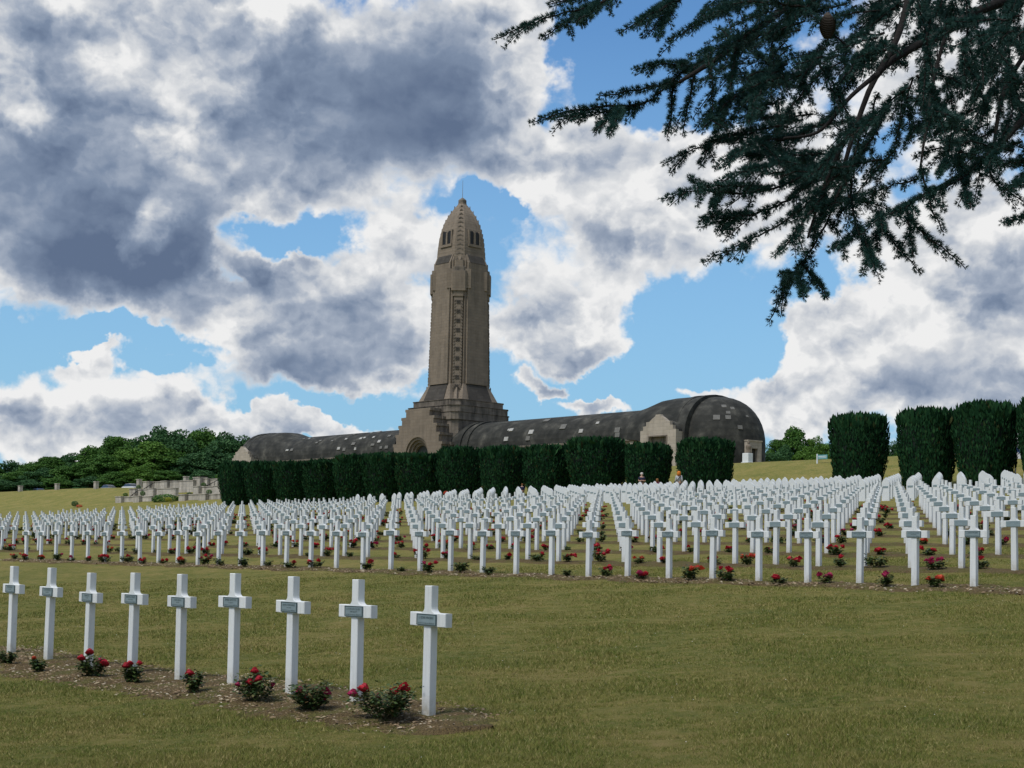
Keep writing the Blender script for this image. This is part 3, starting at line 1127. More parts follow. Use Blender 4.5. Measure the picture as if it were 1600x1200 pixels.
# ------------------------------------------------------------------ grass blades on the near lawn
def grass(n, zmin, zmax, hmin, hmax, wd):
    V = np.empty((n, 3, 3))
    # thins out gradually with distance
    Y = zmin * (zmax / zmin) ** (rng.uniform(0, 1, n) ** 1.15)
    wd = wd * Y / zmin
    X = rng.uniform(-.40, .40, n) * Y
    P = np.stack([X, Y, np.zeros(n)], 1)
    u, v = P @ UX, P @ VX
    keep = ~((v > VF - 1.0 + rng.normal(0, .08, n)) & (v < VF + .58 + rng.normal(0, .08, n)) & (u < UF + .9) & (u > UF - 13))
    keep |= rng.random(n) < .16
    keep &= ~((v > V0 - .8 + rng.normal(0, .1, n)) & (v < V0 + .4)) | (rng.random(n) < .12)
    P, u, v, wd = P[keep], u[keep], v[keep], wd[keep]
    n = len(P)
    P[:, 2] = ground(u, v) - .004
    a = rng.uniform(0, 2 * PI, n)
    h = rng.uniform(hmin, hmax, n) * (.6 + .8 * (np.sin(u * 1.7 + np.sin(v * 1.3) * 2) * .5 + .5))
    lean = rng.normal(0, .6, (n, 2))
    d = np.stack([np.cos(a), np.sin(a), np.zeros(n)], 1) * wd[:, None]
    top = P + np.stack([lean[:, 0] * h, lean[:, 1] * h, h], 1)
    V = np.stack([P - d, P + d, top], 1).reshape(-1, 3)
    F = np.arange(n * 3).reshape(-1, 3)
    return V, F


V, F = grass(700000, 10.5, 38, .014, .038, .0023)
o = link('grass', np_mesh('grass', V, F, MAT['grass_blade']))
tag(o, 'short mown grass with dry brown patches', kind='stuff')
# white clover and daisies dotted about
V, F = [], []
for _ in range(190):
    Y = math.sqrt(random.uniform(11 ** 2, 26 ** 2))
    X = random.uniform(-.38, .38) * Y
    P = np.array([X, Y, 0])
    u, v = P @ UX, P @ VX
    P[2] = float(ground(u, v)) + .022
    s = random.uniform(.003, .006)
    o = len(V)
    V.extend([P + np.array([math.cos(a), math.sin(a), 0]) * s for a in (0, 1.26, 2.51, 3.77, 5.03)] + [P + np.array([0, 0, s])])
    F.extend([(o + k, o + (k + 1) % 5, o + 5) for k in range(5)])
o = link('daisies', np_mesh('daisies', np.array(V), np.array(F), material('white_petals', (.7, .7, .62), .8)))
tag(o, kind='stuff')

# ------------------------------------------------------------------ clipped yews
def yew_mesh(seed, d=4.8, h=4.8, n=9000):
    r = np.random.default_rng(seed)
    # clipped column: narrow foot, widest above the middle, nearly flat feathery top
    lobes = r.uniform(0, 2 * PI, 6)
    def radius(a, t):
        base = np.interp(t, [0, .12, .5, .8, .93, 1.0], [.64, .80, .96, 1.0, .97, .86])
        sq = 1 + .05 * np.cos(4 * a + lobes[0])
        bump = 1 + .035 * np.sin(5 * a + 6 * t + lobes[1]) + .03 * np.sin(9 * a + lobes[2]) * np.sin(11 * t + lobes[3]) + .02 * np.sin(23 * a + lobes[5])
        return d / 2 * base * sq * bump
    ns = int(n * .80)
    a = r.uniform(0, 2 * PI, ns)
    t = r.uniform(0, 1, ns) ** .95
    rr = radius(a, t) * r.uniform(.90, 1.01, ns)
    P1 = np.stack([rr * np.cos(a), rr * np.sin(a), t * h * .97], 1)
    N1 = np.stack([np.cos(a), np.sin(a), np.full(ns, .1)], 1)
    nt = n - ns
    a2 = r.uniform(0, 2 * PI, nt)
    q = np.sqrt(r.uniform(0, 1, nt))
    rr2 = radius(a2, np.ones(nt)) * q
    tuft = .22 * np.sin(rr2 * np.cos(a2) * 4.1 + lobes[4]) * np.sin(rr2 * np.sin(a2) * 3.7)
    P2 = np.stack([rr2 * np.cos(a2), rr2 * np.sin(a2), h * (.985 - .03 * q ** 3) + tuft * .6], 1)
    N2 = np.tile([0, 0, 1.0], (nt, 1))
    P = np.concatenate([P1, P2])
    N = np.concatenate([N1, N2])
    n = len(P)
    L = r.uniform(.16, .38, n)
    L[ns:] *= r.choice([1.0, 1.7, 3.0], nt)
    up = t > .9
    L[:ns][up] *= r.choice([1, 1.7, 2.8], up.sum())
    dirv = N * .35 + r.normal(0, .22, (n, 3)) + np.array([0, 0, 1.0])
    dirv /= np.linalg.norm(dirv, axis=1)[:, None]
    side = np.cross(dirv, N + r.normal(0, .5, (n, 3)))
    side /= np.linalg.norm(side, axis=1)[:, None] + 1e-9
    wd = L * r.uniform(.16, .30, n)
    b0 = P - dirv * L[:, None] * .35
    V = np.stack([b0, b0 + dirv * (L * .5)[:, None] + side * wd[:, None], b0 + dirv * L[:, None], b0 + dirv * (L * .5)[:, None] - side * wd[:, None]], 1).reshape(-1, 3)
    F = np.arange(n * 4).reshape(-1, 4)
    fol = np_mesh('foliage', V, F, MAT['yew'])
    core = MB()  # solid dark core added inside the foliage to stop light passing through
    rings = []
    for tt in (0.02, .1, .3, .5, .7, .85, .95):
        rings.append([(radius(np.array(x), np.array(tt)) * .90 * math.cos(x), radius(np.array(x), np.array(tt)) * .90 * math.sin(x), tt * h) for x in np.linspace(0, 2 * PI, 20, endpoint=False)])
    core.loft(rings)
    return fol, core.mesh('light_block_core', MAT['yew_core'])


YEWS = [yew_mesh(s) for s in (11, 12, 13, 14)]
V_YEW = 98.0
YX = [(372, 720, 'outermost yew of the hedge, beside the terrace walls'), (417, 718, ''), (466, 720, ''), (512, 716, ''), (560, 709, ''), (609, 706, ''), (661, 707, ''), (721, 697, ''), (788, 695, ''), (859, 693, ''), (934, 683, ''), (1013, 690, ''), (1103, 684, '')]
for i, (x, y, lab) in enumerate(YX):
    T = hit_v(x, y, V_YEW)
    u, v = uv_of(T)
    Pg = W3(u, v, -.1)
    o = empty('yew_tree', Pg, random.uniform(0, 6))
    fol, core = YEWS[i % 4]
    link('foliage', fol, o)
    link('light_block_core', core, o)
    s = (T[2] - Pg[2]) / 5.42
    wd = {1013: .88, 1103: 1.0, 934: 1.18, 859: 1.0, 372: .92, 417: 1.05, 788: .96, 721: 1.05}.get(x, 1.16)
    o.scale = (wd * random.uniform(.97, 1.03), wd * random.uniform(.97, 1.03), s * random.uniform(.985, 1.015))
    where = 'dark clipped yew, ' + ('first of the long hedge, next to the terrace stairs' if i == 0 else f'{nth(i + 1)} of the long hedge counted from the terrace stairs')
    if x == 1103:
        where = 'dark clipped yew standing last in the long hedge, before the end dome of the ossuary'
    if x == 1013:
        where = 'dark clipped yew behind the man with folded arms'
    tag(o, where, 'yew', 'clipped yews below the ossuary')
for i, (x, y, wd, lab) in enumerate([(1342, 646, 1.0, 'dark clipped yew standing alone beside the open lawn and the small teal board'), (1449, 638, 1.0, 'dark clipped yew in the middle of the three tall ones'), (1541, 628, 1.0, 'tallest dark clipped yew, next to the white notice'), (1640, 618, 1.0, 'dark clipped yew cut off by the edge of the photo')]):
    T = hit_v(x, y, V_YEW)
    u, v = uv_of(T)
    Pg = W3(u, v, -.1)
    o = empty('yew_tree', Pg, 1.3 * i)
    fol, core = YEWS[(i + 1) % 4]
    link('foliage', fol, o)
    link('light_block_core', core, o)
    o.scale = (wd * .91, wd * .91, (T[2] - Pg[2]) / 5.3)
    tag(o, lab, 'yew', 'clipped yews below the ossuary')


# ------------------------------------------------------------------ broad-leaved trees
def crown_mesh(seed, n, leaf, mat, squash=.85, base=.25):
    n = int(n * 2.3)
    leaf *= .95
    """unit crown: radius about .5, from z = base to 1"""
    r = np.random.default_rng(seed)
    nl = 60
    ph = r.uniform(0, 2 * PI, nl)
    tz = r.uniform(0, 1, nl)
    rad = .36 * np.sqrt(np.clip(1 - (2 * tz - .85) ** 2 * .85, .08, 1)) * r.uniform(.35, 1.0, nl)
    cen = np.stack([rad * np.cos(ph), rad * np.sin(ph), base + .06 + (1 - base - .16) * tz], 1)
    lr = r.uniform(.09, .15, nl)
    k = r.integers(0, nl, n)
    d = r.normal(0, 1, (n, 3))
    d[:, 2] = np.abs(d[:, 2]) * 1.0 - .25
    d /= np.linalg.norm(d, axis=1)[:, None]
    P = cen[k] + d * (lr[k] * r.uniform(.75, 1.08, n))[:, None] * np.array([1, 1, .8])
    nn = d + r.normal(0, .6, (n, 3))
    nn /= np.linalg.norm(nn, axis=1)[:, None]
    t1 = np.cross(nn, r.normal(0, 1, (n, 3)))
    t1 /= np.linalg.norm(t1, axis=1)[:, None]
    t2 = np.cross(nn, t1)
    s = leaf * r.uniform(.6, 1.3, n)[:, None]
    V = np.stack([P - t1 * s, P + t2 * s * .6, P + t1 * s, P - t2 * s * .6], 1).reshape(-1, 3)
    return np_mesh('crown', V, np.arange(n * 4).reshape(-1, 4), mat), cen


def trunk_mesh(seed, cen, base):
    r = np.random.default_rng(seed)
    mb = MB()
    mb.tube([(0, 0, -.03), (.005, 0, base * .6), (-.006, .004, .55), (0, 0, .82)], [.022, .018, .012, .003], 7)
    for c in cen[::3]:
        z0 = max(base * .5, c[2] * .55)
        mb.tube([(0, 0, z0), (c[0] * .5, c[1] * .5, (z0 + c[2]) / 2 + .02), tuple(c)], [.009, .006, .002], 5)
    return mb.mesh('trunk', MAT['trunk'])


TREES = []
for s, (mat, n, leaf) in enumerate([('leaf_a', 5200, .021), ('leaf_b', 5200, .021), ('leaf_c', 5200, .021), ('leaf_a', 5200, .019), ('leaf_c', 4600, .023), ('leaf_b', 4600, .019)]):
    cm, cen = crown_mesh(40 + s, n, leaf, MAT[mat], base=.12)
    TREES.append((cm, trunk_mesh(40 + s, cen, .15), mat))
TONE = {'leaf_a': 'deep green', 'leaf_b': 'fresh mid green', 'leaf_c': 'bluish dark green'}


def tree(x, ytop, Y, wpx, kind, label, group, zb=None):
    T = at(x, ytop, Y)
    u, v = uv_of(T)
    gz = float(ground(u, v)) if zb is None else zb
    o = empty('broadleaf_tree', (T[0], T[1], gz), random.uniform(0, 6))
    cm, tm, mat = TREES[kind]
    link('crown', cm, o)
    link('trunk', tm, o)
    hgt = max(3.0, (T[2] - gz) * 1.02)
    wd = wpx / FPX * Y
    o.scale = (wd, wd, hgt)
    tag(o, label, 'tree', group)
    return o


FOREST = [(-18, 724, 330, 46, 0), (16, 720, 335, 44, 2), (48, 723, 330, 42, 0), (80, 713, 330, 46, 3), (112, 708, 335, 48, 2), (148, 699, 335, 50, 0), (182, 681, 340, 50, 3), (214, 684, 345, 46, 2), (246, 668, 345, 56, 4), (282, 672, 345, 56, 2), (318, 672, 345, 56, 0), (350, 677, 345, 56, 4), (382, 682, 345, 50, 2), (412, 690, 345, 46, 2),
          (-8, 742, 300, 44, 2), (30, 737, 300, 46, 0), (66, 732, 300, 46, 4), (100, 729, 300, 46, 0), (134, 722, 302, 48, 3), (166, 712, 302, 46, 0), (200, 702, 305, 52, 1), (238, 690, 305, 60, 1), (272, 706, 305, 50, 0), (302, 708, 305, 50, 2), (336, 698, 305, 56, 4), (372, 708, 305, 50, 2), (222, 728, 292, 46, 5), (262, 735, 292, 44, 3), (318, 735, 292, 46, 2), (178, 738, 290, 44, 0), (140, 745, 288, 40, 4), (90, 748, 288, 44, 0), (45, 750, 288, 44, 2), (5, 754, 286, 40, 4), (350, 742, 292, 44, 2)]
for i, (x, y, Y, w, k) in enumerate(FOREST):
    rowt = 'on the skyline of the wood' if Y > 320 else ('at the foot of the wood' if Y < 295 else 'amid the wood')
    same = sorted(q[0] for q in FOREST if (q[2] > 320) == (Y > 320) and (q[2] < 295) == (Y < 295))
    tree(x, y, Y, w * 1.9, k, f'{TONE[TREES[k][2]]} tree {rowt}, {nth(same.index(x) + 1)} from the left', 'trees of the wood behind the terrace')
RIGHT = [(1214, 686, 262, 34, 3, 'low deep green tree next to the end dome of the ossuary'), (1243, 669, 262, 48, 0, 'tallest round tree between the ossuary dome and the lone yew'), (1272, 682, 262, 42, 5, 'mid green tree just beside the lone yew'), (1228, 697, 252, 40, 4, 'bluish bush-like tree below the round tree by the dome'), (1262, 698, 250, 44, 1, 'fresh green low tree in front of the round tree'), (1300, 690, 256, 44, 5, 'mid green tree half behind the lone yew'), (1398, 690, 250, 36, 2, 'bluish tree seen through the gap between two tall yews'), (1412, 699, 246, 30, 5, 'pale green tree low in the gap between two tall yews'), (1345, 690, 252, 50, 0, 'deep green tree hidden behind the lone yew'), (1600, 694, 250, 34, 1, 'low mid green tree behind the white notice')]
for (x, y, Y, w, k, lab) in RIGHT:
    tree(x, y, Y, w * 1.5, k, lab, 'trees beyond the lawn by the dome', zb=14.6)
# the bare little tree by the dome
P = at(1207, 712, 240)
mb = MB()
for k in range(16):
    a = random.uniform(0, 2 * PI)
    tip = (math.cos(a) * random.uniform(.3, 1.3), math.sin(a) * random.uniform(.3, 1.3), random.uniform(1.8, 3.5))
    mid = (tip[0] * .4, tip[1] * .4, tip[2] * .6)
    mb.tube([(0, 0, 0 if k == 0 else .6), mid, tip], [.06, .035, .012], 4)
o = mb.build('bare_tree', MAT['trunk'])
u, v = uv_of(P)
o.location = (P[0], P[1], float(ground(u, v)))
tag(o, 'small bare tree with thin branches next to the dome', 'tree')

# ------------------------------------------------------------------ the ossuary
OB = at(714, 744, 250.0)
OSS = empty('ossuary', OB, ROT)
tag(OSS, 'long vaulted stone ossuary with a tall shell-shaped tower rising from its middle', 'ossuary')


def in_oss(x, y, f):
    """first point of a line of sight, in the building's own axes, where f(a, b, z) <= 0"""
    d = ray(x, y)
    o = EYEP - OB
    o = np.array([o @ UX, o @ VX, o[2]])
    d = np.array([d @ UX, d @ VX, d[2]])
    for tt in np.linspace(150, 330, 7000):
        q = o + tt * d
        if f(*q) <= 0:
            return q
    return None


def part(name, mb, mat, parent=OSS, smooth=False):
    return mb.build(name, MAT[mat], parent, smooth)


def notched(h, c, s):
    """square plan of half width h whose corners are cut back to a diagonal strip"""
    k = .85 * s
    q = [(h, -c), (h, c), (h - k, c + .04), (h - k, c + k), (c + k, h - k), (c + .04, h - k), (c, h)]
    out = []
    for r in range(4):
        ca, sa = [(1, 0), (0, 1), (-1, 0), (0, -1)][r]
        for (x, y) in q[1:]:
            out.append((x * ca - y * sa, x * sa + y * ca))
    return out


def ring(poly, z):
    return [(x, y, z) for x, y in poly]


# shaft
mb = MB()
mb.loft([ring(notched(5.55, 4.05, 1), 12.5), ring(notched(4.40, 2.85, 1), 15.35), ring(notched(4.08, 2.60, 1), 30.4), ring(notched(3.90, 2.40, 1), 36.4), ring(notched(3.4, 2.2, 1), 37.6)])
part('tower_shaft', mb, 'stone')
# sloping dark weatherings at the foot of each face
for r in range(4):
    ca, sa = [(1, 0), (0, 1), (-1, 0), (0, -1)][r]
    rot = lambda p: (p[0] * ca - p[1] * sa, p[0] * sa + p[1] * ca, p[2])
    mb = MB()
    V = [(5.66, -2.6, 12.55), (5.66, 2.6, 12.55), (4.54, 2.25, 15.3), (4.54, -2.25, 15.3), (5.2, -2.6, 12.55), (5.2, 2.6, 12.55), (4.2, 2.25, 15.3), (4.2, -2.25, 15.3)]
    mb.add([rot(p) for p in V], [(0, 1, 2, 3), (5, 4, 7, 6), (0, 4, 5, 1), (2, 6, 7, 3), (1, 5, 6, 2), (0, 3, 7, 4)])
    part('weathering', mb, 'stone_dark')
    # raised face panel with its sloping head
    mb = MB()
    V = []
    prof = [(4.74, 2.40, 15.36), (4.42, 2.2, 30.0), (4.30, 2.10, 36.0)]
    rings = [[rot(p) for p in ((x - .3, -c, z), (x, -c, z), (x, c, z), (x - .3, c, z))] for x, c, z in prof]
    rings.append([rot(p) for p in ((3.3, -2.05, 37.5), (3.62, -2.05, 37.5), (3.62, 2.05, 37.5), (3.3, 2.05, 37.5))])
    mb.loft(rings)
    part('face_panel', mb, 'stone')
    mb = MB()
    mb.add([rot(p) for p in ((4.36, -1.75, 36.05), (4.36, 1.75, 36.05), (3.70, 1.75, 37.45), (3.70, -1.75, 37.45), (3.7, -1.7, 36.05), (3.7, 1.7, 36.05), (3.2, 1.7, 37.45), (3.2, -1.7, 37.45))], [(0, 1, 2, 3), (5, 4, 7, 6), (0, 4, 5, 1), (2, 6, 7, 3), (1, 5, 6, 2), (0, 3, 7, 4)])
    part('panel_head', mb, 'stone_dark')
# corner strips: carved chevrons, small square reliefs, the stepped corbels and the corner turrets above
for r in range(4):
    a = PI / 4 + r * PI / 2
    ca, sa = math.cos(a), math.sin(a)
    rot = lambda p: (p[0] * ca - p[1] * sa, p[0] * sa + p[1] * ca, p[2])
    def dist(z):
        h = float(np.interp(z, [12.5, 15.35, 30.4, 36.4], [5.55, 4.40, 4.08, 3.90]))
        c = float(np.interp(z, [12.5, 15.35, 30.4, 36.4], [4.05, 2.85, 2.60, 2.40]))
        return (h + c) / math.sqrt(2)
    mb = MB()
    hw = .74
    rings = []
    for z in (11.4, 12.5, 15.35, 30.2):
        d0 = dist(z) if z > 12.5 else dist(12.5) + .3
        d0 = min(d0, dist(15.35) + .22)
        rings.append([rot(p) for p in ((d0 - 1.2, -hw, z), (d0 + .10, -hw, z), (d0 + .10, hw, z), (d0 - 1.2, hw, z))])
    mb.loft(rings)
    strip = part('corner_strip', mb, 'stone')
    mb = MB()
    z = 12.2
    while z < 29.8:
        d0 = min(dist(max(z, 12.5)), dist(15.35) + .22) + .10
        for s in (-1, 1):
            # a V-shaped fillet either side of the strip
            for zz in (z, z + .53, z + 1.06):
                y0, y1 = s * (hw - .05), s * (hw - .30)
                mb.add([rot(p) for p in ((d0 - .05, y0, zz), (d0 + .07, y0, zz), (d0 + .07, y1, zz + .22), (d0 - .05, y1, zz + .22), (d0 - .05, y0, zz + .16), (d0 + .07, y0, zz + .16), (d0 + .07, y1, zz + .38), (d0 - .05, y1, zz + .38))],
                       [(0, 1, 2, 3), (4, 7, 6, 5), (0, 4, 5, 1), (1, 5, 6, 2), (2, 6, 7, 3), (3, 7, 4, 0)])
        z += 1.6
    part('chevron_relief', mb, 'stone_grimy', strip)['kind'] = 'stuff'
    mb = MB()
    z = 12.9
    while z < 29.8:
        d0 = min(dist(max(z, 12.5)), dist(15.35) + .22) + .10
        for (yy, zz) in ((-.17, 0), (.17, 0), (-.17, .34), (.17, .34)):
            q = [(d0 - .03, yy - .14, z + zz), (d0 + .09, yy - .14, z + zz), (d0 + .09, yy + .14, z + zz), (d0 - .03, yy + .14, z + zz)]
            mb.loft([[rot(p) for p in q], [rot((p[0], p[1], p[2] + .28)) for p in q]])
        z += 1.6
    part('square_relief', mb, 'stone_dark', strip)['kind'] = 'stuff'
    # corbels and turret
    for (z0, z1, d, hw2, mat) in ((30.2, 31.1, 4.98, 1.0, 'stone'), (31.1, 34.5, 5.18, 1.30, 'stone'), (34.5, 35.2, 4.95, 1.05, 'stone_grimy'), (35.2, 36.4, 4.62, .85, 'stone')):
        mb = MB()
        q = [(d - 2.0, -hw2, 0), (d - .25, -hw2, 0), (d, -hw2 + .25, 0), (d, hw2 - .25, 0), (d - .25, hw2, 0), (d - 2.0, hw2, 0)]
        mb.loft([[rot((p[0], p[1], z0)) for p in q], [rot((p[0], p[1], z1)) for p in q]])
        part('corner_block', mb, mat)
    for s in (-1, 1):
        mb = MB()
        q = [(3.0, s * .8, 0), (4.75, s * .8, 0), (4.60, s * 2.0, 0), (3.0, s * 2.2, 0)]
        if s < 0:
            q = q[::-1]
        mb.loft([[rot((p[0], p[1], 31.6)) for p in q], [rot((p[0], p[1], 34.9)) for p in q]])
        part('corner_block', mb, 'stone')


# lantern: ogive of overlapping courses
def octo(h, c):
    out = []
    for r in range(4):
        ca, sa = [(1, 0), (0, 1), (-1, 0), (0, -1)][r]
        for (x, y) in ((h, c), (c, h)):
            out.append((x * ca - y * sa, x * sa + y * ca))
    return out


LZ = [34.0, 36.5, 38.5, 40.5, 42.0, 43.5, 45.0, 46.2, 47.0]
LH = [3.44, 3.38, 3.28, 3.10, 2.84, 2.44, 1.80, 1.10, .56]
lant_h = lambda z: float(np.interp(z, LZ, LH)) * 1.05
mb = MB()
rings = []
z = 35.0
while z < 47.0:
    st = .30 if z > 42.3 else .55
    h0, h1 = lant_h(z), lant_h(z + st)
    rings.append(ring(octo(h0 + .0, h0 * .66), z))
    rings.append(ring(octo(h1 + .02, h1 * .66), z + st - .04))
    z += st
mb.loft(rings)
part('lantern', mb, 'stone')
for r in range(4):
    ca, sa = [(1, 0), (0, 1), (-1, 0), (0, -1)][r]
    rot = lambda p: (p[0] * ca - p[1] * sa, p[0] * sa + p[1] * ca, p[2])
    def rbox(x0, x1, y0, y1, z0, z1, lean=0):
        m2 = MB()
        m2.box(x0, x1, y0, y1, z0, z1)
        v = [rot((x - lean * (z - z0), y, z)) for x, y, z in m2.v]
        m2.v = v
        return m2
    x0 = lant_h(40.5)
    # pair of round-headed windows: dark reveals, jambs, shaft, sill and head
    mb = MB()
    for yc in (-.62, .62):
        arc = [(yc - .40, 39.5), (yc + .40, 39.5)] + [(yc + .40 * math.cos(q), 41.35 + .40 * math.sin(q)) for q in np.linspace(0, PI, 9)]
        mb.loft([[rot((x0 - .8, y, z)) for y, z in arc], [rot((x0 + .10, y, z)) for y, z in arc]])
    win = part('lantern_window', mb, 'dark')
    for (ya, yb, za, zb, dd) in ((-1.32, -1.06, 39.2, 41.9, .22), (1.06, 1.32, 39.2, 41.9, .22), (-.20, .20, 39.5, 41.5, .22), (-1.45, 1.45, 39.0, 39.45, .34)):
        m2 = rbox(x0 - .5, x0 + dd, ya, yb, za, zb, .03)
        part('window_jamb' if yb - ya < .4 else 'window_sill', m2, 'stone', win)
    m2 = rbox(x0 - .4, x0 + .14, -1.9, 1.9, 37.75, 38.05)
    part('string_course', m2, 'stone_grimy')
    # chevron band up the chamfers
    a = PI / 4 + r * PI / 2
    ca2, sa2 = math.cos(a), math.sin(a)
    rt = lambda p: (p[0] * ca2 - p[1] * sa2, p[0] * sa2 + p[1] * ca2, p[2])
    mb = MB()
    z = 36.6
    while z < 46.2:
        d0 = (lant_h(z) * 1.66 + .02) / math.sqrt(2) - .03
        wv = .5 * lant_h(z) / 3.2
        mb.add([rt(p) for p in ((d0 - .1, -wv, z), (d0 + .05, -wv, z), (d0 + .05, 0, z + .26), (d0 - .1, 0, z + .26), (d0 - .1, -wv, z + .2), (d0 + .05, -wv, z + .2), (d0 + .05, 0, z + .46), (d0 - .1, 0, z + .46))], [(0, 1, 2, 3), (4, 7, 6, 5), (0, 4, 5, 1), (1, 5, 6, 2), (2, 6, 7, 3), (3, 7, 4, 0)])
        mb.add([rt(p) for p in ((d0 - .1, wv, z), (d0 + .05, wv, z), (d0 + .05, 0, z + .26), (d0 - .1, 0, z + .26), (d0 - .1, wv, z + .2), (d0 + .05, wv, z + .2), (d0 + .05, 0, z + .46), (d0 - .1, 0, z + .46))], [(3, 2, 1, 0), (5, 6, 7, 4), (1, 5, 4, 0), (2, 6, 5, 1), (3, 7, 6, 2), (0, 4, 7, 3)])
        z += .8
    part('chevron_band', mb, 'stone_grimy')['kind'] = 'stuff'
mb = MB()
mb.loft([ring(octo(.62, .36), 46.9), ring(octo(.62, .36), 47.65), ring(octo(.50, .28), 47.8), ring(octo(.10, .06), 48.15)])
part('lantern_cap', mb, 'stone_grimy')
mb = MB()
mb.tube([(0, 0, 48.0), (0, 0, 51.2)], [.05, .03], 5)
part('lightning_rod', mb, 'metal')

# stepped foot of the tower
for (z0, z1, h, mat) in ((-3, 9.0, 6.35, 'stone_grimy'), (9.0, 10.35, 6.55, 'stone_grimy'), (10.35, 11.45, 6.60, 'stone_grimy'), (11.45, 12.5, 6.02, 'stone_grimy')):
    mb = MB()
    c = h - (1.25 if z0 > 10 else .9)
    mb.loft([ring(octo(h, c), z0), ring(octo(h, c), z1 - .12), ring(octo(h + .1, c + .1), z1 - .08), ring(octo(h + .1, c + .1), z1)])
    part('tower_step', mb, mat)

# porch with stepped gable and a deep arched doorway
STEPS = [(-3, 5.1, 6.2), (5.1, 6.7, 5.55), (6.7, 8.2, 4.85), (8.2, 9.5, 4.1), (9.5, 10.85, 3.05)]
ARC = (0.0, 3.05)
right = [(3.02, -3)] + [(6.2, -3)]
for (z0, z1, hw) in STEPS:
    right += [(hw, z0 + .02), (hw, z1 - .45), (hw + .22, z1 - .45), (hw + .22, z1)]
arc_r = [(3.02 * math.cos(q), 3.05 + 3.02 * math.sin(q)) for q in np.linspace(0, PI / 2, 9)]
polyR = right + [(0, 10.85), ] + arc_r[::-1]
seen = []
for p in polyR:
    if not seen or (abs(p[0] - seen[-1][0]) + abs(p[1] - seen[-1][1])) > 1e-3:
        seen.append(p)
mb = MB()
mb.prism(seen, -9.0, -8.3)
mb.prism([(-x, z) for x, z in seen[::-1]], -9.0, -8.3)
part('porch_front', mb, 'stone')
for k, (z0, z1, hw) in enumerate(STEPS):
    nb = 3
    for s in (-1, 1):
        for j in range(nb):
            y0 = -8.3 + j * 1.0
            y1 = y0 + .97
            out = (.0, .16, .05)[(j + k) % 3]
            mb = MB()
            z00 = z0 if k else -3
            xs = sorted((s * (hw - 2.2), s * (hw + out)))
            mb.box(xs[0], xs[1], y0, y1, z00, z1 - .45)
            xs = sorted((s * (hw - 2.2), s * (hw + out + .2)))
            mb.box(xs[0], xs[1], y0, y1, z1 - .45, z1 - .003 * j)
            part('porch_block', mb, 'stone_grimy')
mb = MB()
for i, (r0, r1, yy) in enumerate(((3.02, 2.58, -8.75), (2.58, 2.14, -8.35), (2.14, 1.72, -7.95))):
    q = np.linspace(0, PI, 17)
    outer = [(r0 * math.cos(a), 3.05 + r0 * math.sin(a)) for a in q]
    inner = [(r1 * math.cos(a), 3.05 + r1 * math.sin(a)) for a in q]
    for k in range(16):
        mb.loft([[(outer[k][0], yy + .6, outer[k][1]), (outer[k + 1][0], yy + .6, outer[k + 1][1]), (inner[k + 1][0], yy + .6, inner[k + 1][1]), (inner[k][0], yy + .6, inner[k][1])],
                 [(outer[k][0], yy, outer[k][1]), (outer[k + 1][0], yy, outer[k + 1][1]), (inner[k + 1][0], yy, inner[k + 1][1]), (inner[k][0], yy, inner[k][1])]])
    for s in (-1, 1):
        xs = sorted((s * r0, s * r1))
        mb.box(xs[0], xs[1], yy, yy + .6, -3, 3.05)
part('archivolt', mb, 'stone')
mb = MB()
arc = [(-1.75, -3), (1.75, -3)] + [(1.75 * math.cos(a), 3.05 + 1.75 * math.sin(a)) for a in np.linspace(0, PI, 13)]
mb.prism(arc, -7.5, -7.3)
part('porch_door', mb, 'door')


# naves
def vault(hw, ze, zr, nn=22, pw=2.25):
    q = np.linspace(0, PI, nn)
    return [(hw * math.copysign(abs(math.cos(a)) ** (2 / pw), math.cos(a)), ze + (zr - ze) * math.sin(a) ** (2 / pw)) for a in q]


def vault_loft(secs):
    mb = MB()
    rings = []
    for (a, hw, ze, zr) in secs:
        sec = vault(hw, ze, zr)
        rings.append([(a, y, z) for y, z in sec])
    if rings[0][0][0] < rings[-1][0][0]:
        rings = [r[::-1] for r in rings]
    return mb.loft(rings)


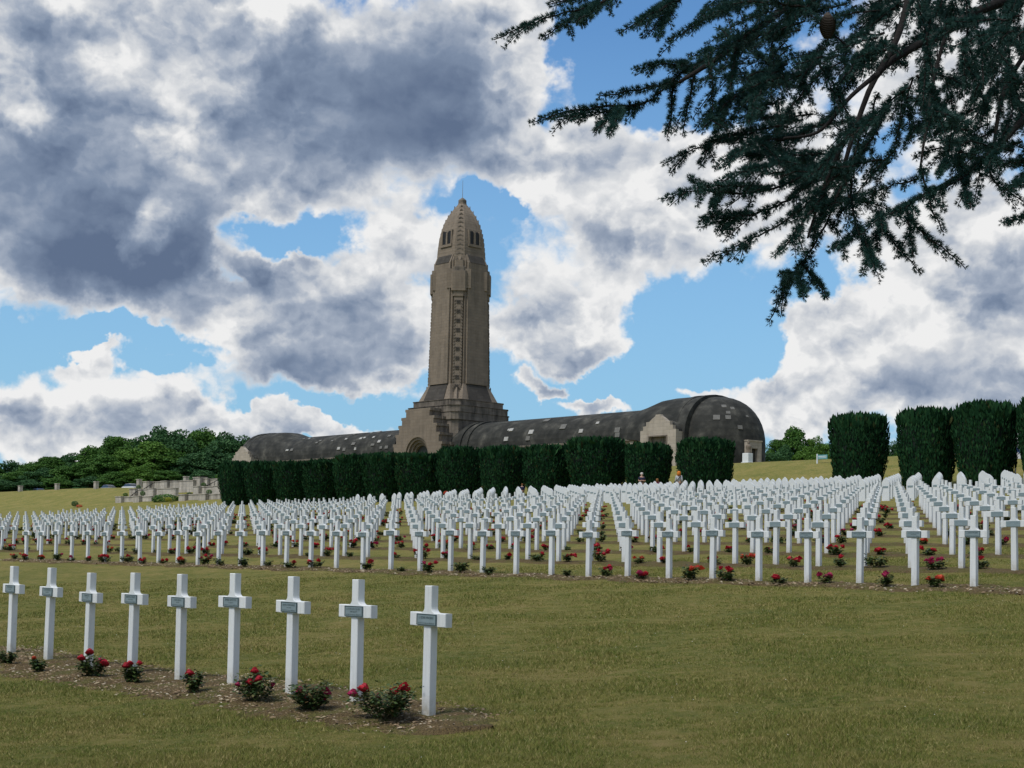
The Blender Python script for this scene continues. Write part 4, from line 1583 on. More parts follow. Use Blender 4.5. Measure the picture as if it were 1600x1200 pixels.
NH, NE, NR = 6.6, 3.75, 8.62
PH2, PE, PR = 7.5, 3.3, 9.95
for s in (-1, 1):
    part('nave_roof', vault_loft([(s * 5.2, NH, NE, NR), (s * 18, NH, NE, NR), (s * 31, NH, NE, NR), (s * 44, NH, NE, NR)]), 'roof', smooth=False)
    for a in (7.2, 9.0):
        part('roof_rib', vault_loft([(s * a, NH + .25, NE - .1, NR + .22), (s * (a + 1.1), NH + .25, NE - .1, NR + .22)]), 'roof')
    part('pavilion_roof', vault_loft([(s * 43.6, NH - .05, NE, NR - .05), (s * 46.0, NH + .3, NE - .1, NR + .45), (s * 48.5, PH2 - .1, PE, PR - .15), (s * 50.5, PH2, PE, PR), (s * 56.5, PH2, PE, PR)]), 'roof')
    for a in (54.0, 55.7):
        part('roof_rib', vault_loft([(s * a, PH2 + .14, PE - .4, PR + .12), (s * (a + .9), PH2 + .14, PE - .4, PR + .12)]), 'roof')
    # half dome closing the end
    mb = MB()
    R = 6.6
    prof = [(R, -3), (R, 2.8)] + [(R * math.cos(q) ** .92, 2.8 + 6.95 * math.sin(q) ** .92) for q in np.linspace(.12, PI / 2 - .02, 11)]
    rings = []
    for r_, z_ in prof:
        rings.append([(s * (56.6 + r_ * math.cos(q)), r_ * math.sin(q) * 1.02, z_) for q in np.linspace(-PI / 2, PI / 2, 25)])
    if s < 0:
        rings = [r[::-1] for r in rings]
    mb.loft(rings, True, True)
    part('end_dome', mb, 'roof')
    # walls below the vault, with pilasters and square windows
    mb = MB()
    for sb in (-1, 1):
        ys = sorted((sb * 6.25, sb * 5.7))
        xs = sorted((s * 5.6, s * 56.4))
        mb.box(xs[0], xs[1], ys[0], ys[1], -3, 3.85)
    part('nave_wall', mb, 'stone_light')
    for k in range(11):
        a = 9.5 + k * 3.6
        mb = MB()
        xs = sorted((s * a, s * (a + .8)))
        mb.box(xs[0], xs[1], -6.6, -6.2, -3, 3.55)
        part('pilaster', mb, 'stone_light')
        mb = MB()
        xs = sorted((s * (a + 1.5), s * (a + 2.9)))
        mb.box(xs[0], xs[1], -6.30, -6.1, .6, 2.6)
        w_ = part('nave_window', mb, 'dark')
        mb = MB()
        mb.box(xs[0] - .15, xs[1] + .15, -6.42, -6.2, .35, .58)
        part('window_sill', mb, 'stone', w_)
    mb = MB()
    xs = sorted((s * 6, s * 56))
    mb.box(xs[0], xs[1], -6.75, -6.26, 3.5, 3.8)
    part('eave', mb, 'stone_grimy')
    # side porch with stepped gable
    c = s * 53.0
    half = [(3.3, -3), (3.3, 4.55), (2.75, 4.60), (2.75, 5.15), (2.2, 5.2), (2.2, 5.75), (1.6, 5.8), (1.1, 6.2), (.55, 6.5), (.4, 6.75)]
    outline = [(c - x, z) for x, z in half[::-1]][::-1]
    doorw = 1.6
    left = [(c - doorw, -3), (c - 3.3, -3)] + [(c - x, z) for x, z in half[1:]] + [(c, 6.75), (c, 3.65), (c - doorw, 3.65)]
    rightp = [(2 * c - x, z) for x, z in left[::-1]]
    mb = MB()
    mb.prism(left[::-1], -9.0, -8.4)
    mb.prism(rightp[::-1], -9.0, -8.4)
    part('side_porch_front', mb, 'stone_light')
    mb = MB()
    for sx in (-1, 1):
        xs = sorted((c + sx * 3.3, c + sx * 2.6))
        mb.box(xs[0], xs[1], -8.4, -6.0, -3, 4.3)
    part('side_porch_wall', mb, 'stone_light')
    mb = MB()
    q = [(c + 3.2 * math.cos(a), 4.1 + 2.0 * math.sin(a)) for a in np.linspace(0, PI, 13)]
    mb.prism(q, -8.38, -4.5)
    part('side_porch_roof', mb, 'roof')
    mb = MB()
    mb.box(c - 1.6, c + 1.6, -8.5, -8.3, -3, 3.6)
    part('side_porch_door', mb, 'stone_grimy')
    mb = MB()
    for dx in (-1.75, 1.6):
        mb.box(c + dx, c + dx + .15, -9.12, -8.98, -3, 3.8)
    mb.box(c - 1.6, c + 1.6, -9.12, -8.98, 3.62, 3.8)
    part('door_frame', mb, 'stone_grimy')


# portal in the end dome, turned towards the lawn
def dome_f(a, b, z):
    return max(((a - 56.6) ** 2 + (b / 1.02) ** 2) - 6.6 ** 2, z - 9)


q = in_oss(1175, 700, dome_f)
if q is not None:
    th = math.atan2(q[1], q[0] - 56.6)
    por = empty('portal', (56.6 + 6.4 * math.cos(th), 6.4 * math.sin(th), 0), th)
    por.parent = OSS
    por.scale = (.8, .70, .70)
    mb = MB()
    mb.box(-1.5, .9, -1.95, -.85, -3, 4.3)
    mb.box(-1.5, .9, .85, 1.95, -3, 4.3)
    mb.box(-1.5, .9, -.85, .85, 2.9, 4.3)
    mb.box(-1.5, 1.05, -2.05, 2.05, 4.3, 4.55)
    part('portal_wall', mb, 'stone_light', por)
    mb = MB()
    mb.box(-.6, -.3, -.85, .85, -3, 2.9)
    part('portal_door', mb, 'door', por)
    mb = MB()
    for y in (-.5, 0, .5):
        mb.box(-.3, -.22, y - .05, y + .05, -1, 2.85)
    for z in (0, .6, 1.2, 1.8, 2.4):
        mb.box(-.3, -.23, -.85, .85, z - .04, z + .04)
    part('door_grille', mb, 'metal', por)


# pale repaired slabs and roof lights
def nave_f(a, b, z):
    if abs(a) > 44 or abs(a) < 6:
        return 1
    k = abs(b / NH) ** 2.25 + (max(0, z - NE) / (NR - NE)) ** 2.25
    return k - 1.0 if z > NE - .4 else 1


def nrm(f, q):
    e = .02
    n = np.array([f(q[0] + e, q[1], q[2]) - f(q[0] - e, q[1], q[2]), f(q[0], q[1] + e, q[2]) - f(q[0], q[1] - e, q[2]), f(q[0], q[1], q[2] + e) - f(q[0], q[1], q[2] - e)])
    return n / (np.linalg.norm(n) + 1e-9)


def slab(x, y, f, w, h, mat):
    q = in_oss(x, y, f)
    if q is None:
        return
    n = nrm(f, q)
    t1 = np.cross([0, 0, 1.0], n)
    t1 /= np.linalg.norm(t1)
    t2 = np.cross(n, t1)
    mb = MB()
    c = q + n * .09
    P = [c - t1 * w / 2 - t2 * h / 2, c + t1 * w / 2 - t2 * h / 2, c + t1 * w / 2 + t2 * h / 2, c - t1 * w / 2 + t2 * h / 2]
    mb.loft([[p - n * .12 for p in P], [p + n * .05 for p in P]])
    part('roof_slab', mb, mat)


dome_g = lambda a, b, z: (((a - 56.6) / 6.6) ** 2 + (b / 6.73) ** 2 + (max(0, z - 2.8) / 6.95) ** 2.1 - 1) if a > 56.6 else 1
for (x, y) in [(470, 440), (500, 438), (540, 460), (625, 450), (700, 440), (745, 415), (740, 465), (660, 490), (690, 495), (750, 492), (800, 433), (850, 430), (880, 452), (845, 470), (890, 485), (920, 483), (935, 423), (840, 405), (880, 400), (380, 500), (405, 498), (560, 450), (780, 437)]:
    slab(340 + x * .2875, 560 + y * .2875, nave_f, random.uniform(.45, 1.0), random.uniform(.35, .6), random.choice(['roof_pale', 'roof_pale', 'roof_grey', 'roof_grey']))
for (x, y, w, m_) in [(60, 345, .8, 'roof_pale'), (48, 345, .5, 'roof_pale'), (35, 388, .9, 'roof_pale'), (155, 355, 1.0, 'roof_pale'), (140, 385, .9, 'roof_grey'), (395, 350, .8, 'roof_pale'), (625, 320, .9, 'roof_pale'), (570, 345, 1.0, 'roof_grey'), (570, 368, .9, 'roof_grey'), (475, 312, .6, 'roof_pale'), (310, 330, 1.2, 'roof_grey'), (230, 300, 1.2, 'roof_grey')]:
    slab(780 + x * .325, 560 + y * .325, nave_f, w, w * .75, m_)
for (x, y, w, m_) in [(1080, 232, .8, 'roof_pale'), (1120, 242, .7, 'roof_grey'), (1045, 285, 1.1, 'roof_grey'), (1100, 285, .9, 'roof_grey'), (1157, 332, .8, 'roof_pale'), (1190, 280, .5, 'roof_pale'), (1100, 262, .7, 'roof_grey')]:
    slab(780 + x * .325, 560 + y * .325, dome_g, w * .85, w * .7, 'roof_grey')

# statue on a white plinth in front of the dome
_pc = OB + (56.6 + 9.1 * math.cos(th)) * UX + 9.1 * math.sin(th) * VX
P = at(1168, 722, _pc[1] - .8)
P[2] = float(ground(P @ UX, P @ VX))
o = empty('statue', P, ROT)
mb = MB()
mb.cbox((0, 0, .1), (1.25, 1.25, .3))
mb.cbox((0, 0, .85), (1.05, 1.05, 1.3), .04)
mb.build('plinth', MAT['white'], o)
mb = MB()
mb.lathe([(.36, 1.5), (.34, 1.7), (.28, 1.9), (.34, 2.2), (.40, 2.45), (.30, 2.62), (.12, 2.70), (.11, 2.78), (.17, 2.88), (.18, 3.0), (.12, 3.12), (.02, 3.16)], 12, (.15, 0))
mb.build('figure', MAT['stone'], o, True)
tag(o, 'stone figure on a white plinth in front of the end dome', 'statue')

# ------------------------------------------------------------------ terrace stairs with walls and planters
TS = empty('terrace_stair', W3(*uv_of(hit_v(265, 770, 108))), ROT)
tag(TS, 'pale stone terrace walls stepping up the bank with piers and handrails', 'terrace wall')
bpy.context.view_layer.update()
TSI = np.array(TS.matrix_world.inverted())


def tsl(P):
    return (TSI @ np.array([*P, 1]))[:3]


def ts_box(name, x0, x1, y0, y1, v, depth, mat='wall'):
    s = .15
    a = tsl(hit_v(160 + x0 * s, 720 + y0 * s, v))
    b2 = tsl(hit_v(160 + x1 * s, 720 + y0 * s, v))
    c = tsl(hit_v(160 + (x0 + x1) / 2 * s, 720 + y1 * s, v))
    mb = MB()
    zt = (a[2] + b2[2]) / 2
    mb.box(a[0], b2[0], a[1], a[1] + depth, c[2] - 1.5, zt)
    o = mb.build(name, MAT[mat], TS)
    if name != 'handrail':
        mb = MB()
        mb.box(a[0] - .07, b2[0] + .07, a[1] - .07, a[1] + depth, zt, zt + .10)
        mb.build('coping', MAT['wall'], o)
    return o


for (x0, x1, y0, y1, v, d) in [(135, 195, 377, 440, 104, 1.2), (320, 380, 372, 435, 104, 1.2), (795, 858, 355, 425, 104, 1.2), (1002, 1075, 350, 425, 104, 1.2),
                               (280, 340, 297, 375, 107.5, 1.2), (470, 530, 290, 370, 107.5, 1.2), (945, 1003, 270, 350, 107.5, 1.2), (1157, 1225, 265, 360, 107.5, 1.2),
                               (420, 488, 221, 300, 112, 1.2), (610, 670, 215, 292, 112, 1.2), (945, 1020, 176, 268, 112, 1.2)]:
    ts_box('pier', x0, x1, y0, y1, v, d)
for (x0, x1, y0, y1, v, d) in [(195, 320, 380, 440, 104.5, .5), (380, 510, 374, 430, 104.5, .5), (858, 1002, 354, 425, 104.5, .5), (1075, 1225, 352, 410, 104.5, .5),
                               (340, 470, 303, 375, 108, .5), (530, 762, 293, 368, 108, .5), (1003, 1157, 273, 352, 108, .5), (1225, 1300, 268, 380, 108, .5),
                               (488, 610, 224, 296, 112.5, .5), (670, 762, 216, 292, 112.5, .5), (762, 945, 211, 345, 111.5, .6), (1020, 1092, 188, 270, 112.5, .5), (1092, 1285, 193, 268, 113, .5)]:
    ts_box('retaining_wall', x0, x1, y0, y1, v, d)
for (xa, ya, xb, yb, v) in [(420, 300, 545, 222, 110.5), (290, 370, 365, 312, 106.5), (935, 345, 1095, 250, 110), (1090, 258, 1210, 196, 111.5)]:
    s = .15
    a = tsl(hit_v(160 + xa * s, 720 + ya * s, v))
    b2 = tsl(hit_v(160 + xb * s, 720 + yb * s, v + 1.0))
    mb = MB()
    mb.tube([a, b2], .05, 6)
    for tt in (0.05, .35, .65, .95):
        p = a + (b2 - a) * tt
        mb.tube([p, p - np.array([0, 0, 1.0])], .035, 4)
    mb.build('handrail', MAT['cloth_black'], TS)


def ball_mesh(seed, mat, n=700, leaf=.11):
    r = np.random.default_rng(seed)
    d = r.normal(0, 1, (n, 3))
    d /= np.linalg.norm(d, axis=1)[:, None]
    P = d * r.uniform(.85, 1.03, n)[:, None]
    nn = d + r.normal(0, .45, (n, 3))
    nn /= np.linalg.norm(nn, axis=1)[:, None]
    t1 = np.cross(nn, r.normal(0, 1, (n, 3)))
    t1 /= np.linalg.norm(t1, axis=1)[:, None]
    t2 = np.cross(nn, t1)
    s = leaf * r.uniform(.7, 1.3, n)[:, None]
    V = np.stack([P - t1 * s, P + t2 * s * .7, P + t1 * s, P - t2 * s * .7], 1).reshape(-1, 3)
    return np_mesh('clipped_shrub', V, np.arange(n * 4).reshape(-1, 4), MAT[mat])


BALL = {k: ball_mesh(5, k) for k in ('leaf_a', 'leaf_c', 'leaf_y', 'leaf_b')}
for (x, y, rx, rz_, v, k, lab, nm) in [(240, 355, 26, 22, 105.4, 'leaf_a', 'dark round shrub on the lowest wall, outermost of the terrace', 'clipped_shrub'), (375, 275, 26, 22, 109, 'leaf_a', 'dark round shrub on the middle tier below the pillar', 'clipped_shrub'), (420, 340, 28, 25, 105.4, 'leaf_a', 'dark round shrub on the lowest tier below the long middle wall', 'clipped_shrub'),
                                   (1055, 250, 28, 22, 109.2, 'leaf_a', 'dark round shrub by the long sloping handrail', 'clipped_shrub'), (1112, 325, 32, 25, 105.4, 'leaf_a', 'dark round shrub on the lowest tier near the yews', 'clipped_shrub'), (1262, 240, 24, 22, 109.5, 'leaf_a', 'dark round shrub almost touching the first yew', 'clipped_shrub'), (905, 342, 28, 14, 105.4, 'leaf_c', 'dark flat shrub under the tall middle wall', 'clipped_shrub'),
                                   (1205, 168, 30, 24, 114, 'leaf_b', 'light green round shrub on top of the terrace', 'clipped_shrub'), (515, 207, 18, 14, 114, 'leaf_b', 'small light green shrub on the top wall behind the handrail', 'clipped_shrub'),
                                   (655, 400, 150, 52, 104.2, 'leaf_a', 'wide dark hedge bush at the foot of the tall middle wall', 'hedge_bush'), (690, 403, 36, 22, 102.6, 'leaf_y', 'bright yellow-green shrub in front of the dark hedge bush', 'clipped_shrub')]:
    P = hit_v(160 + x * .15, 720 + y * .15, v)
    Y = P[1]
    o = link(nm, BALL[k], None, P, ROT)
    sx = rx * .15 / FPX * Y / .6
    o.scale = (sx if nm == 'hedge_bush' else rx * .15 / FPX * Y, rx * .15 / FPX * Y * (.5 if nm == 'hedge_bush' else 1), rz_ * .15 / FPX * Y)
    tag(o, lab, 'shrub', 'shrubs on the terrace')

# ---- pillars along the top of the bank
PIL = [(32, 759, 769, 'first stone pillar on the grass bank, above the white car'), (89.5, 755.5, 766.5, 'second stone pillar on the grass bank, beyond the blue car'), (150.5, 752.3, 763.5, 'third stone pillar on the grass bank, beside the silver car'), (217.7, 748.8, 761, 'stone pillar at the corner of the terrace walls'), (291, 744.5, 751, 'stone pillar above the tall middle wall of the terrace')]
for (x, y0, y1, lab) in PIL:
    v = 117.2 if x < 200 else 115.5
    T = hit_v(x, y0, v)
    u, _ = uv_of(T)
    gz = float(ground(u, v))
    mb = MB()
    h = T[2] - gz
    mb.cbox((0, 0, h / 2 - .3), (.80, .55, h + .5), .02)
    mb.cbox((0, 0, h - .06), (.92, .66, .12), .02)
    o = mb.build('stone_pillar', MAT['wall'])
    o.location = (T[0], T[1], gz)
    o.rotation_euler = (0, 0, ROT)
    tag(o, lab, 'pillar', 'pillars along the bank')


# ---- parked cars, only their upper halves showing over the bank
def make_car(paint):
    o = empty('parked_car')
    mb = MB()
    prof = [(-2.1, .32), (2.1, .32), (2.15, .62), (2.05, .80), (1.15, .92), (-1.75, .95), (-2.12, .85), (-2.15, .5)]
    rings = [[(x, -.86, z) for x, z in prof], [(x * .99, -.80, z + .02) for x, z in prof], [(x * .99, .80, z + .02) for x, z in prof], [(x, .86, z) for x, z in prof]]
    mb.loft([r[::-1] for r in rings])
    body = mb.build('body', MAT[paint], o)
    mb = MB()
    cab = [(1.15, .90), (.45, 1.40), (-.2, 1.47), (-1.2, 1.42), (-1.85, .93)]
    mb.loft([[(x, y * (1 if z < 1 else .8), z) for x, z in cab][::-1] for y in (-.78, .78)])
    mb.build('window', MAT['glass'], o)
    mb = MB()
    roof = [(.42, 1.42), (-.2, 1.49), (-1.2, 1.44), (-1.2, 1.40), (-.2, 1.45), (.42, 1.38)]
    mb.loft([[(x, y, z) for x, z in roof][::-1] for y in (-.62, .62)])
    mb.build('roof', MAT[paint], o)
    for sx in (-1.3, 1.3):
        for sy in (-.80, .80):
            mb = MB()
            mb.loft([[(sx + .32 * math.cos(q), sy + d, .32 + .32 * math.sin(q)) for q in np.linspace(0, 2 * PI, 14, endpoint=False)] for d in (.1, -.1)])
            mb.build('wheel', MAT['rubber'], o)
    for sy in (-.6, .6):
        mb = MB()
        mb.cbox((2.12, sy, .68), (.08, .3, .14))
        mb.build('headlight', MAT['glass'], o)
    return o


for (x, Y, paint, lab) in [(30, 300, 'car_white', 'white car parked behind the first pillar'), (62, 298, 'car_blue', 'blue car parked between the first and second pillar'), (171, 282, 'car_silver', 'silver car parked just past the third pillar'), (206, 276, 'car_white', 'pale car parked next to the terrace corner pillar')]:
    P = at(x, 765, Y)
    u, v = uv_of(P)
    # keep them on the road just behind the crest
    v = 128.0
    T = hit_v(x, 765, v)
    u, _ = uv_of(T)
    car = make_car(paint)
    car.location = W3(u, v)
    car.rotation_euler = (0, 0, ROT + (.1 if x < 50 else 0))
    tag(car, lab, 'car', 'cars behind the bank')

# ---- notices
P = hit_v(1595, 712, 103)
o = empty('notice_board', P, ROT)
mb = MB(); mb.cbox((0, 0, .28), (1.1, .06, 1.0)); mb.build('board', MAT['sign_white'], o)
mb = MB()
for (x, z, w, h) in ((-.25, .45, .22, .30), (-.12, .30, .10, .3), (.2, .48, .32, .05), (.2, .36, .26, .05), (.22, .2, .3, .12)):
    mb.cbox((x, -.036, z), (w, .008, h))
mb.build('print', MAT['sign_blue'], o)
mb = MB()
for sx in (-.45, .45):
    mb.cbox((sx, .06, -.6), (.07, .06, 2.0))
mb.build('post', MAT['metal'], o)
tag(o, 'white notice with blue print beside the tallest yew', 'sign')
P = hit_v(1284, 719, 114.5)
o = empty('information_panel', P, ROT)
mb = MB(); mb.cbox((.1, 0, .30), (1.05, .06, .42)); mb.build('board', MAT['sign_teal'], o)
mb = MB(); mb.cbox((.1, -.036, .36), (.9, .01, .06)); mb.cbox((.1, -.036, .22), (.9, .01, .04)); mb.build('print', MAT['sign_white'], o)
mb = MB(); mb.cbox((-.5, 0, .05), (.10, .10, 1.1)); mb.build('post', MAT['sign_white'], o)
tag(o, 'small teal board on a white post next to the lone yew', 'sign')
# low dark shrub by the dome, red flowers on the bank
P = at(1207, 716, 214.0)
o = link('low_shrub', BALL['leaf_c'], None, P, 0)
o.scale = (1.9, 1.5, .8)
tag(o, 'low dark shrub at the foot of the end dome', 'shrub')
for (x, y, mat, lab, cat, sc) in [(117, 787, 'leaf_c', 'small dark shrub on the grass bank above the crosses', 'shrub', (.5, .5, .4)), (124, 791, 'bloom_scarlet', 'patch of red flowers on the grass bank above the crosses', 'flowers', (.45, .45, .25))]:
    P = hit_v(x, y, 101)
    o = link('flower_patch' if cat == 'flowers' else 'low_shrub', BALL['leaf_c'] if mat == 'leaf_c' else ball_mesh(9, mat, 260, .16), None, P, 0)
    o.scale = sc
    tag(o, lab, cat)
P = hit_v(697, 771, 93)
o = link('flower_patch', ball_mesh(10, 'bloom_scarlet', 260, .16), None, P, 0)
o.scale = (.28, .28, .24)
tag(o, 'small bush of orange flowers between the pointed headstones', 'flowers')


# ------------------------------------------------------------------ people
def skin_body(name, verts, edges, radii, mat, parent, root=0):
    me = bpy.data.meshes.new(name + '_src')
    me.from_pydata(verts, edges, [])
    ob = bpy.data.objects.new(name + '_src', me)
    C.objects.link(ob)
    ob.modifiers.new('s', 'SKIN')
    ob.modifiers.new('d', 'SUBSURF').levels = 1
    sv = me.skin_vertices[0].data
    for i, r in enumerate(radii):
        sv[i].radius = r if isinstance(r, tuple) else (r, r)
        sv[i].use_root = i == root
    bpy.context.view_layer.update()
    out = bpy.data.meshes.new_from_object(ob.evaluated_get(bpy.context.evaluated_depsgraph_get()))
    C.objects.unlink(ob)
    bpy.data.objects.remove(ob)
    out.name = name
    out.materials.clear()
    out.materials.append(mat)
    out.shade_smooth()
    return link(name, out, parent)


def person(P, rz, arms, shirt, trousers, hair, label, scale=1.0, longhair=False, bag=False):
    o = empty('person', P, rz)
    o.scale = (scale,) * 3
    tag(o, label, 'person', 'visitors by the yews')
    # local axes: x to the person's right-hand side as seen from behind, -y is the way the face looks
    Vb = [(0, 0, .95), (0, 0, 1.15), (0, 0, 1.38), (0, .0, 1.50), (0, -.01, 1.62), (0, -.01, 1.72)]
    Eb = [(0, 1), (1, 2), (2, 3), (3, 4), (4, 5)]
    Rb = [(.15, .11), (.14, .11), (.17, .11), (.055, .055), (.085, .10), (.07, .085)]
    Vs, Es, Rs = [(0, 0, .93), (0, 0, 1.15), (0, 0, 1.40)], [(0, 1), (1, 2)], [(.165, .125), (.155, .125), (.175, .115)]
    for s in (-1, 1):
        k = len(Vb)
        if arms == 'folded':
            pts = [(s * .19, 0, 1.42), (s * .25, -.03, 1.15), (-s * .05, -.20, 1.18), (-s * .13, -.20, 1.20)]
        else:
            pts = [(s * .19, 0, 1.42), (s * .24, .02, 1.14), (s * .22, -.08, .92), (s * .21, -.10, .82)]
        Vb += pts
        Rb += [.06, .048, .036, .04]
        Eb += [(2, k), (k, k + 1), (k + 1, k + 2), (k + 2, k + 3)]
        ks = len(Vs)
        Vs += [pts[0], tuple(np.array(pts[0]) * .25 + np.array(pts[1]) * .75) if arms == 'folded' else tuple(np.array(pts[1]) * .4 + np.array(pts[2]) * .6)]
        if arms != 'folded':
            Vs.insert(ks + 1, pts[1])
            Rs += [.078, .064, .055]
            Es += [(2, ks), (ks, ks + 1), (ks + 1, ks + 2)]
        else:
            Rs += [.078, .068]
            Es += [(2, ks), (ks, ks + 1)]
        k = len(Vb)
        Vb += [(s * .10, 0, .90), (s * .11, -.02, .50), (s * .11, .0, .09), (s * .12, -.14, .04)]
        Rb += [.085, .06, .045, .04]
        Eb += [(0, k), (k, k + 1), (k + 1, k + 2), (k + 2, k + 3)]
    skin_body('body', Vb, Eb, Rb, MAT['skin'], o)
    skin_body('shirt', Vs, Es, Rs, MAT[shirt], o)
    Vt = [(0, 0, .97)]
    Et, Rt = [], [(.165, .13)]
    for s in (-1, 1):
        k = len(Vt)
        Vt += [(s * .10, 0, .86), (s * .11, -.02, .50), (s * .11, 0, .10)]
        Rt += [.105, .08, .065]
        Et += [(0, k), (k, k + 1), (k + 1, k + 2)]
    skin_body('trousers', Vt, Et, Rt, MAT[trousers], o)
    mb = MB()
    prof = [(.03, 1.80), (.09, 1.775), (.115, 1.72), (.112, 1.66), (.09, 1.62)]
    if longhair:
        prof = [(.03, 1.80), (.10, 1.775), (.135, 1.70), (.145, 1.60), (.13, 1.50), (.06, 1.44)]
    mb.lathe([(r_, z) for r_, z in prof[::-1]], 12, (0, .025))
    mb.build('hair', MAT[hair], o, True)
    if bag:
        mb = MB()
        mb.tube([(-.17, .10, 1.45), (-.02, .155, 1.25), (.16, .14, 1.02)], .025, 5)
        mb.cbox((.20, .12, .93), (.24, .12, .22), .03)
        mb.build('shoulder_bag', MAT['cloth_black'], o)
    return o


def stand(x, ytop, v, h=1.8):
    T = hit_v(x, ytop, v)
    u, _ = uv_of(T)
    P = W3(u, v)
    return np.array([P[0], P[1], P[2]]), (T[2] - P[2]) / h


for (x, yt, v, rz, arms, sh, tr, ha, lab, lh, bag) in [
        (1003, 730.5, 94.0, .15, 'folded', 'cloth_navy', 'cloth_black', 'hair_white', 'white-haired man in a dark shirt with folded arms before a yew', False, False),
        (1061, 733.5, 93.5, PI - .4, 'down', 'cloth_grey', 'cloth_black', 'hair_orange', 'woman with orange hair and pale grey top seen from behind with a dark bag', True, True),
        (1027, 747.5, 93.2, PI, 'down', 'cloth_red', 'cloth_black', 'hair_brown', 'brown-haired visitor of whom only the top of the head shows', True, False),
        (816, 755.5, 93.5, PI, 'down', 'cloth_navy', 'cloth_black', 'hair_brown', 'visitor hidden behind the headstones near the middle of the hedge', False, False)]:
    P, s = stand(x, yt, v)
    if s < .8:
        P[2] -= 0.0
    person(P, rz, arms, sh, tr, ha, lab, max(.55, min(1.15, s)), lh, bag)

# ------------------------------------------------------------------ the cedar whose boughs hang in from the right
TB = np.array([4.9, 6.4, 0])
TB[2] = float(ground(TB @ UX, TB @ VX))
CED = empty('cedar_tree', TB)
tag(CED, 'big dark blue-green cedar reaching in with drooping needle-covered boughs', 'cedar')
CR = np.random.default_rng(21)


def loc(P):
    return np.asarray(P) - TB


mb = MB()
mb.tube([loc(TB + np.array([0, 0, -.3])), loc(TB + np.array([.05, 0, .4])), loc(TB + np.array([.1, .05, 2.5])), loc(TB + np.array([.05, .1, 5.0])), loc(TB + np.array([0, .1, 8.5]))], [.50, .40, .34, .27, .13], 14)
mb.build('trunk', MAT['bark'], CED, True)


def curve(pts, n):
    pts = np.array(pts, float)
    k = len(pts)
    out = []
    for t in np.linspace(0, k - 1, n):
        i = min(int(t), k - 2)
        f = t - i
        p0, p1, p2, p3 = pts[max(i - 1, 0)], pts[i], pts[i + 1], pts[min(i + 2, k - 1)]
        out.append(.5 * ((2 * p1) + (-p0 + p2) * f + (2 * p0 - 5 * p1 + 4 * p2 - p3) * f * f + (-p0 + 3 * p1 - 3 * p2 + p3) * f ** 3))
    return np.array(out)


def px3(path):
    return [at(x, y, Y) for x, y, Y in path]


NV = []
TW = MB()


def tufts(P, r0=1.0, spacing=.0085, tipfade=True):
    """needles all along a twig"""
    seg = np.linalg.norm(np.diff(P, axis=0), axis=1)
    L = seg.sum()
    n = max(3, int(L / spacing * 2.2))
    s = np.concatenate([[0], np.cumsum(seg)])
    q = np.sort(CR.uniform(0.0, L, n))
    c = np.stack([np.interp(q, s, P[:, i]) for i in range(3)], 1)
    d = np.stack([np.interp(q, s, np.gradient(P[:, i])) for i in range(3)], 1)
    d /= np.linalg.norm(d, axis=1)[:, None] + 1e-9
    a = CR.normal(0, 1, (n, 3)) + np.array([0, 0, .25])
    a -= d * (a * d).sum(1)[:, None]
    a /= np.linalg.norm(a, axis=1)[:, None] + 1e-9
    fade = (1 - .45 * (q / L) ** 2) if tipfade else np.ones(n)
    o = c + a * (.004 + .005 * CR.random(n))[:, None]
    m = 11
    axis = a * .8 + d * .5
    axis /= np.linalg.norm(axis, axis=1)[:, None]
    nd = axis[:, None, :] + CR.normal(0, .42, (n, m, 3))
    nd /= np.linalg.norm(nd, axis=2)[..., None]
    ln = (CR.uniform(.016, .027, (n, m)) * fade[:, None] * r0)[..., None]
    sd = np.cross(nd, CR.normal(0, 1, (n, m, 3)))
    sd /= np.linalg.norm(sd, axis=2)[..., None] + 1e-9
    w = .0011
    b = o[:, None, :] + 0 * nd
    V = np.stack([b - sd * w, b + sd * w, b + nd * ln], 2)
    NV.append((V.reshape(-1, 3) - TB))


def spray(path, sub=1.0, r=.006, n=None, dens=1.0):
    """path in photograph places with a distance each, from the base to the tip"""
    P3 = px3(path)
    L = sum(np.linalg.norm(P3[i + 1] - P3[i]) for i in range(len(P3) - 1))
    P = curve(P3, max(8, int(L / .03)))
    P[1:-1] += CR.normal(0, .003, (len(P) - 2, 3))
    TW.tube([loc(p) for p in P], np.linspace(r, .0018, len(P)), 5)
    tufts(P, 1.08, spacing=.0050 / dens)
    # side shoots
    k = int(L / .075 * sub * 1.25)
    for j in range(k):
        t = CR.uniform(.12, .88)
        i = int(t * (len(P) - 2))
        d = P[i + 1] - P[i]
        d /= np.linalg.norm(d)
        s = np.cross(d, [0, 0, 1.0])
        s /= np.linalg.norm(s) + 1e-9
        side = 1 if CR.random() < .5 else -1
        e = d * CR.uniform(.6, 1.1) + s * side * CR.uniform(.3, .9) + np.array([0, 0, CR.uniform(-.75, .12)])
        e /= np.linalg.norm(e)
        ln = CR.uniform(.06, .20) * (1.15 - .6 * t)
        Q = np.array([P[i] + e * ln * f + np.array([0, 0, -.12 * ln * f * f]) for f in np.linspace(0, 1, 5)])
        TW.tube([loc(p) for p in Q], np.linspace(.0026, .0014, 5), 4)
        tufts(Q, .95, .0066)


def wy(path, Y0, Y1):
    n = len(path)
    return [(x, y, Y0 + (Y1 - Y0) * i / (n - 1)) for i, (x, y) in enumerate(path)]


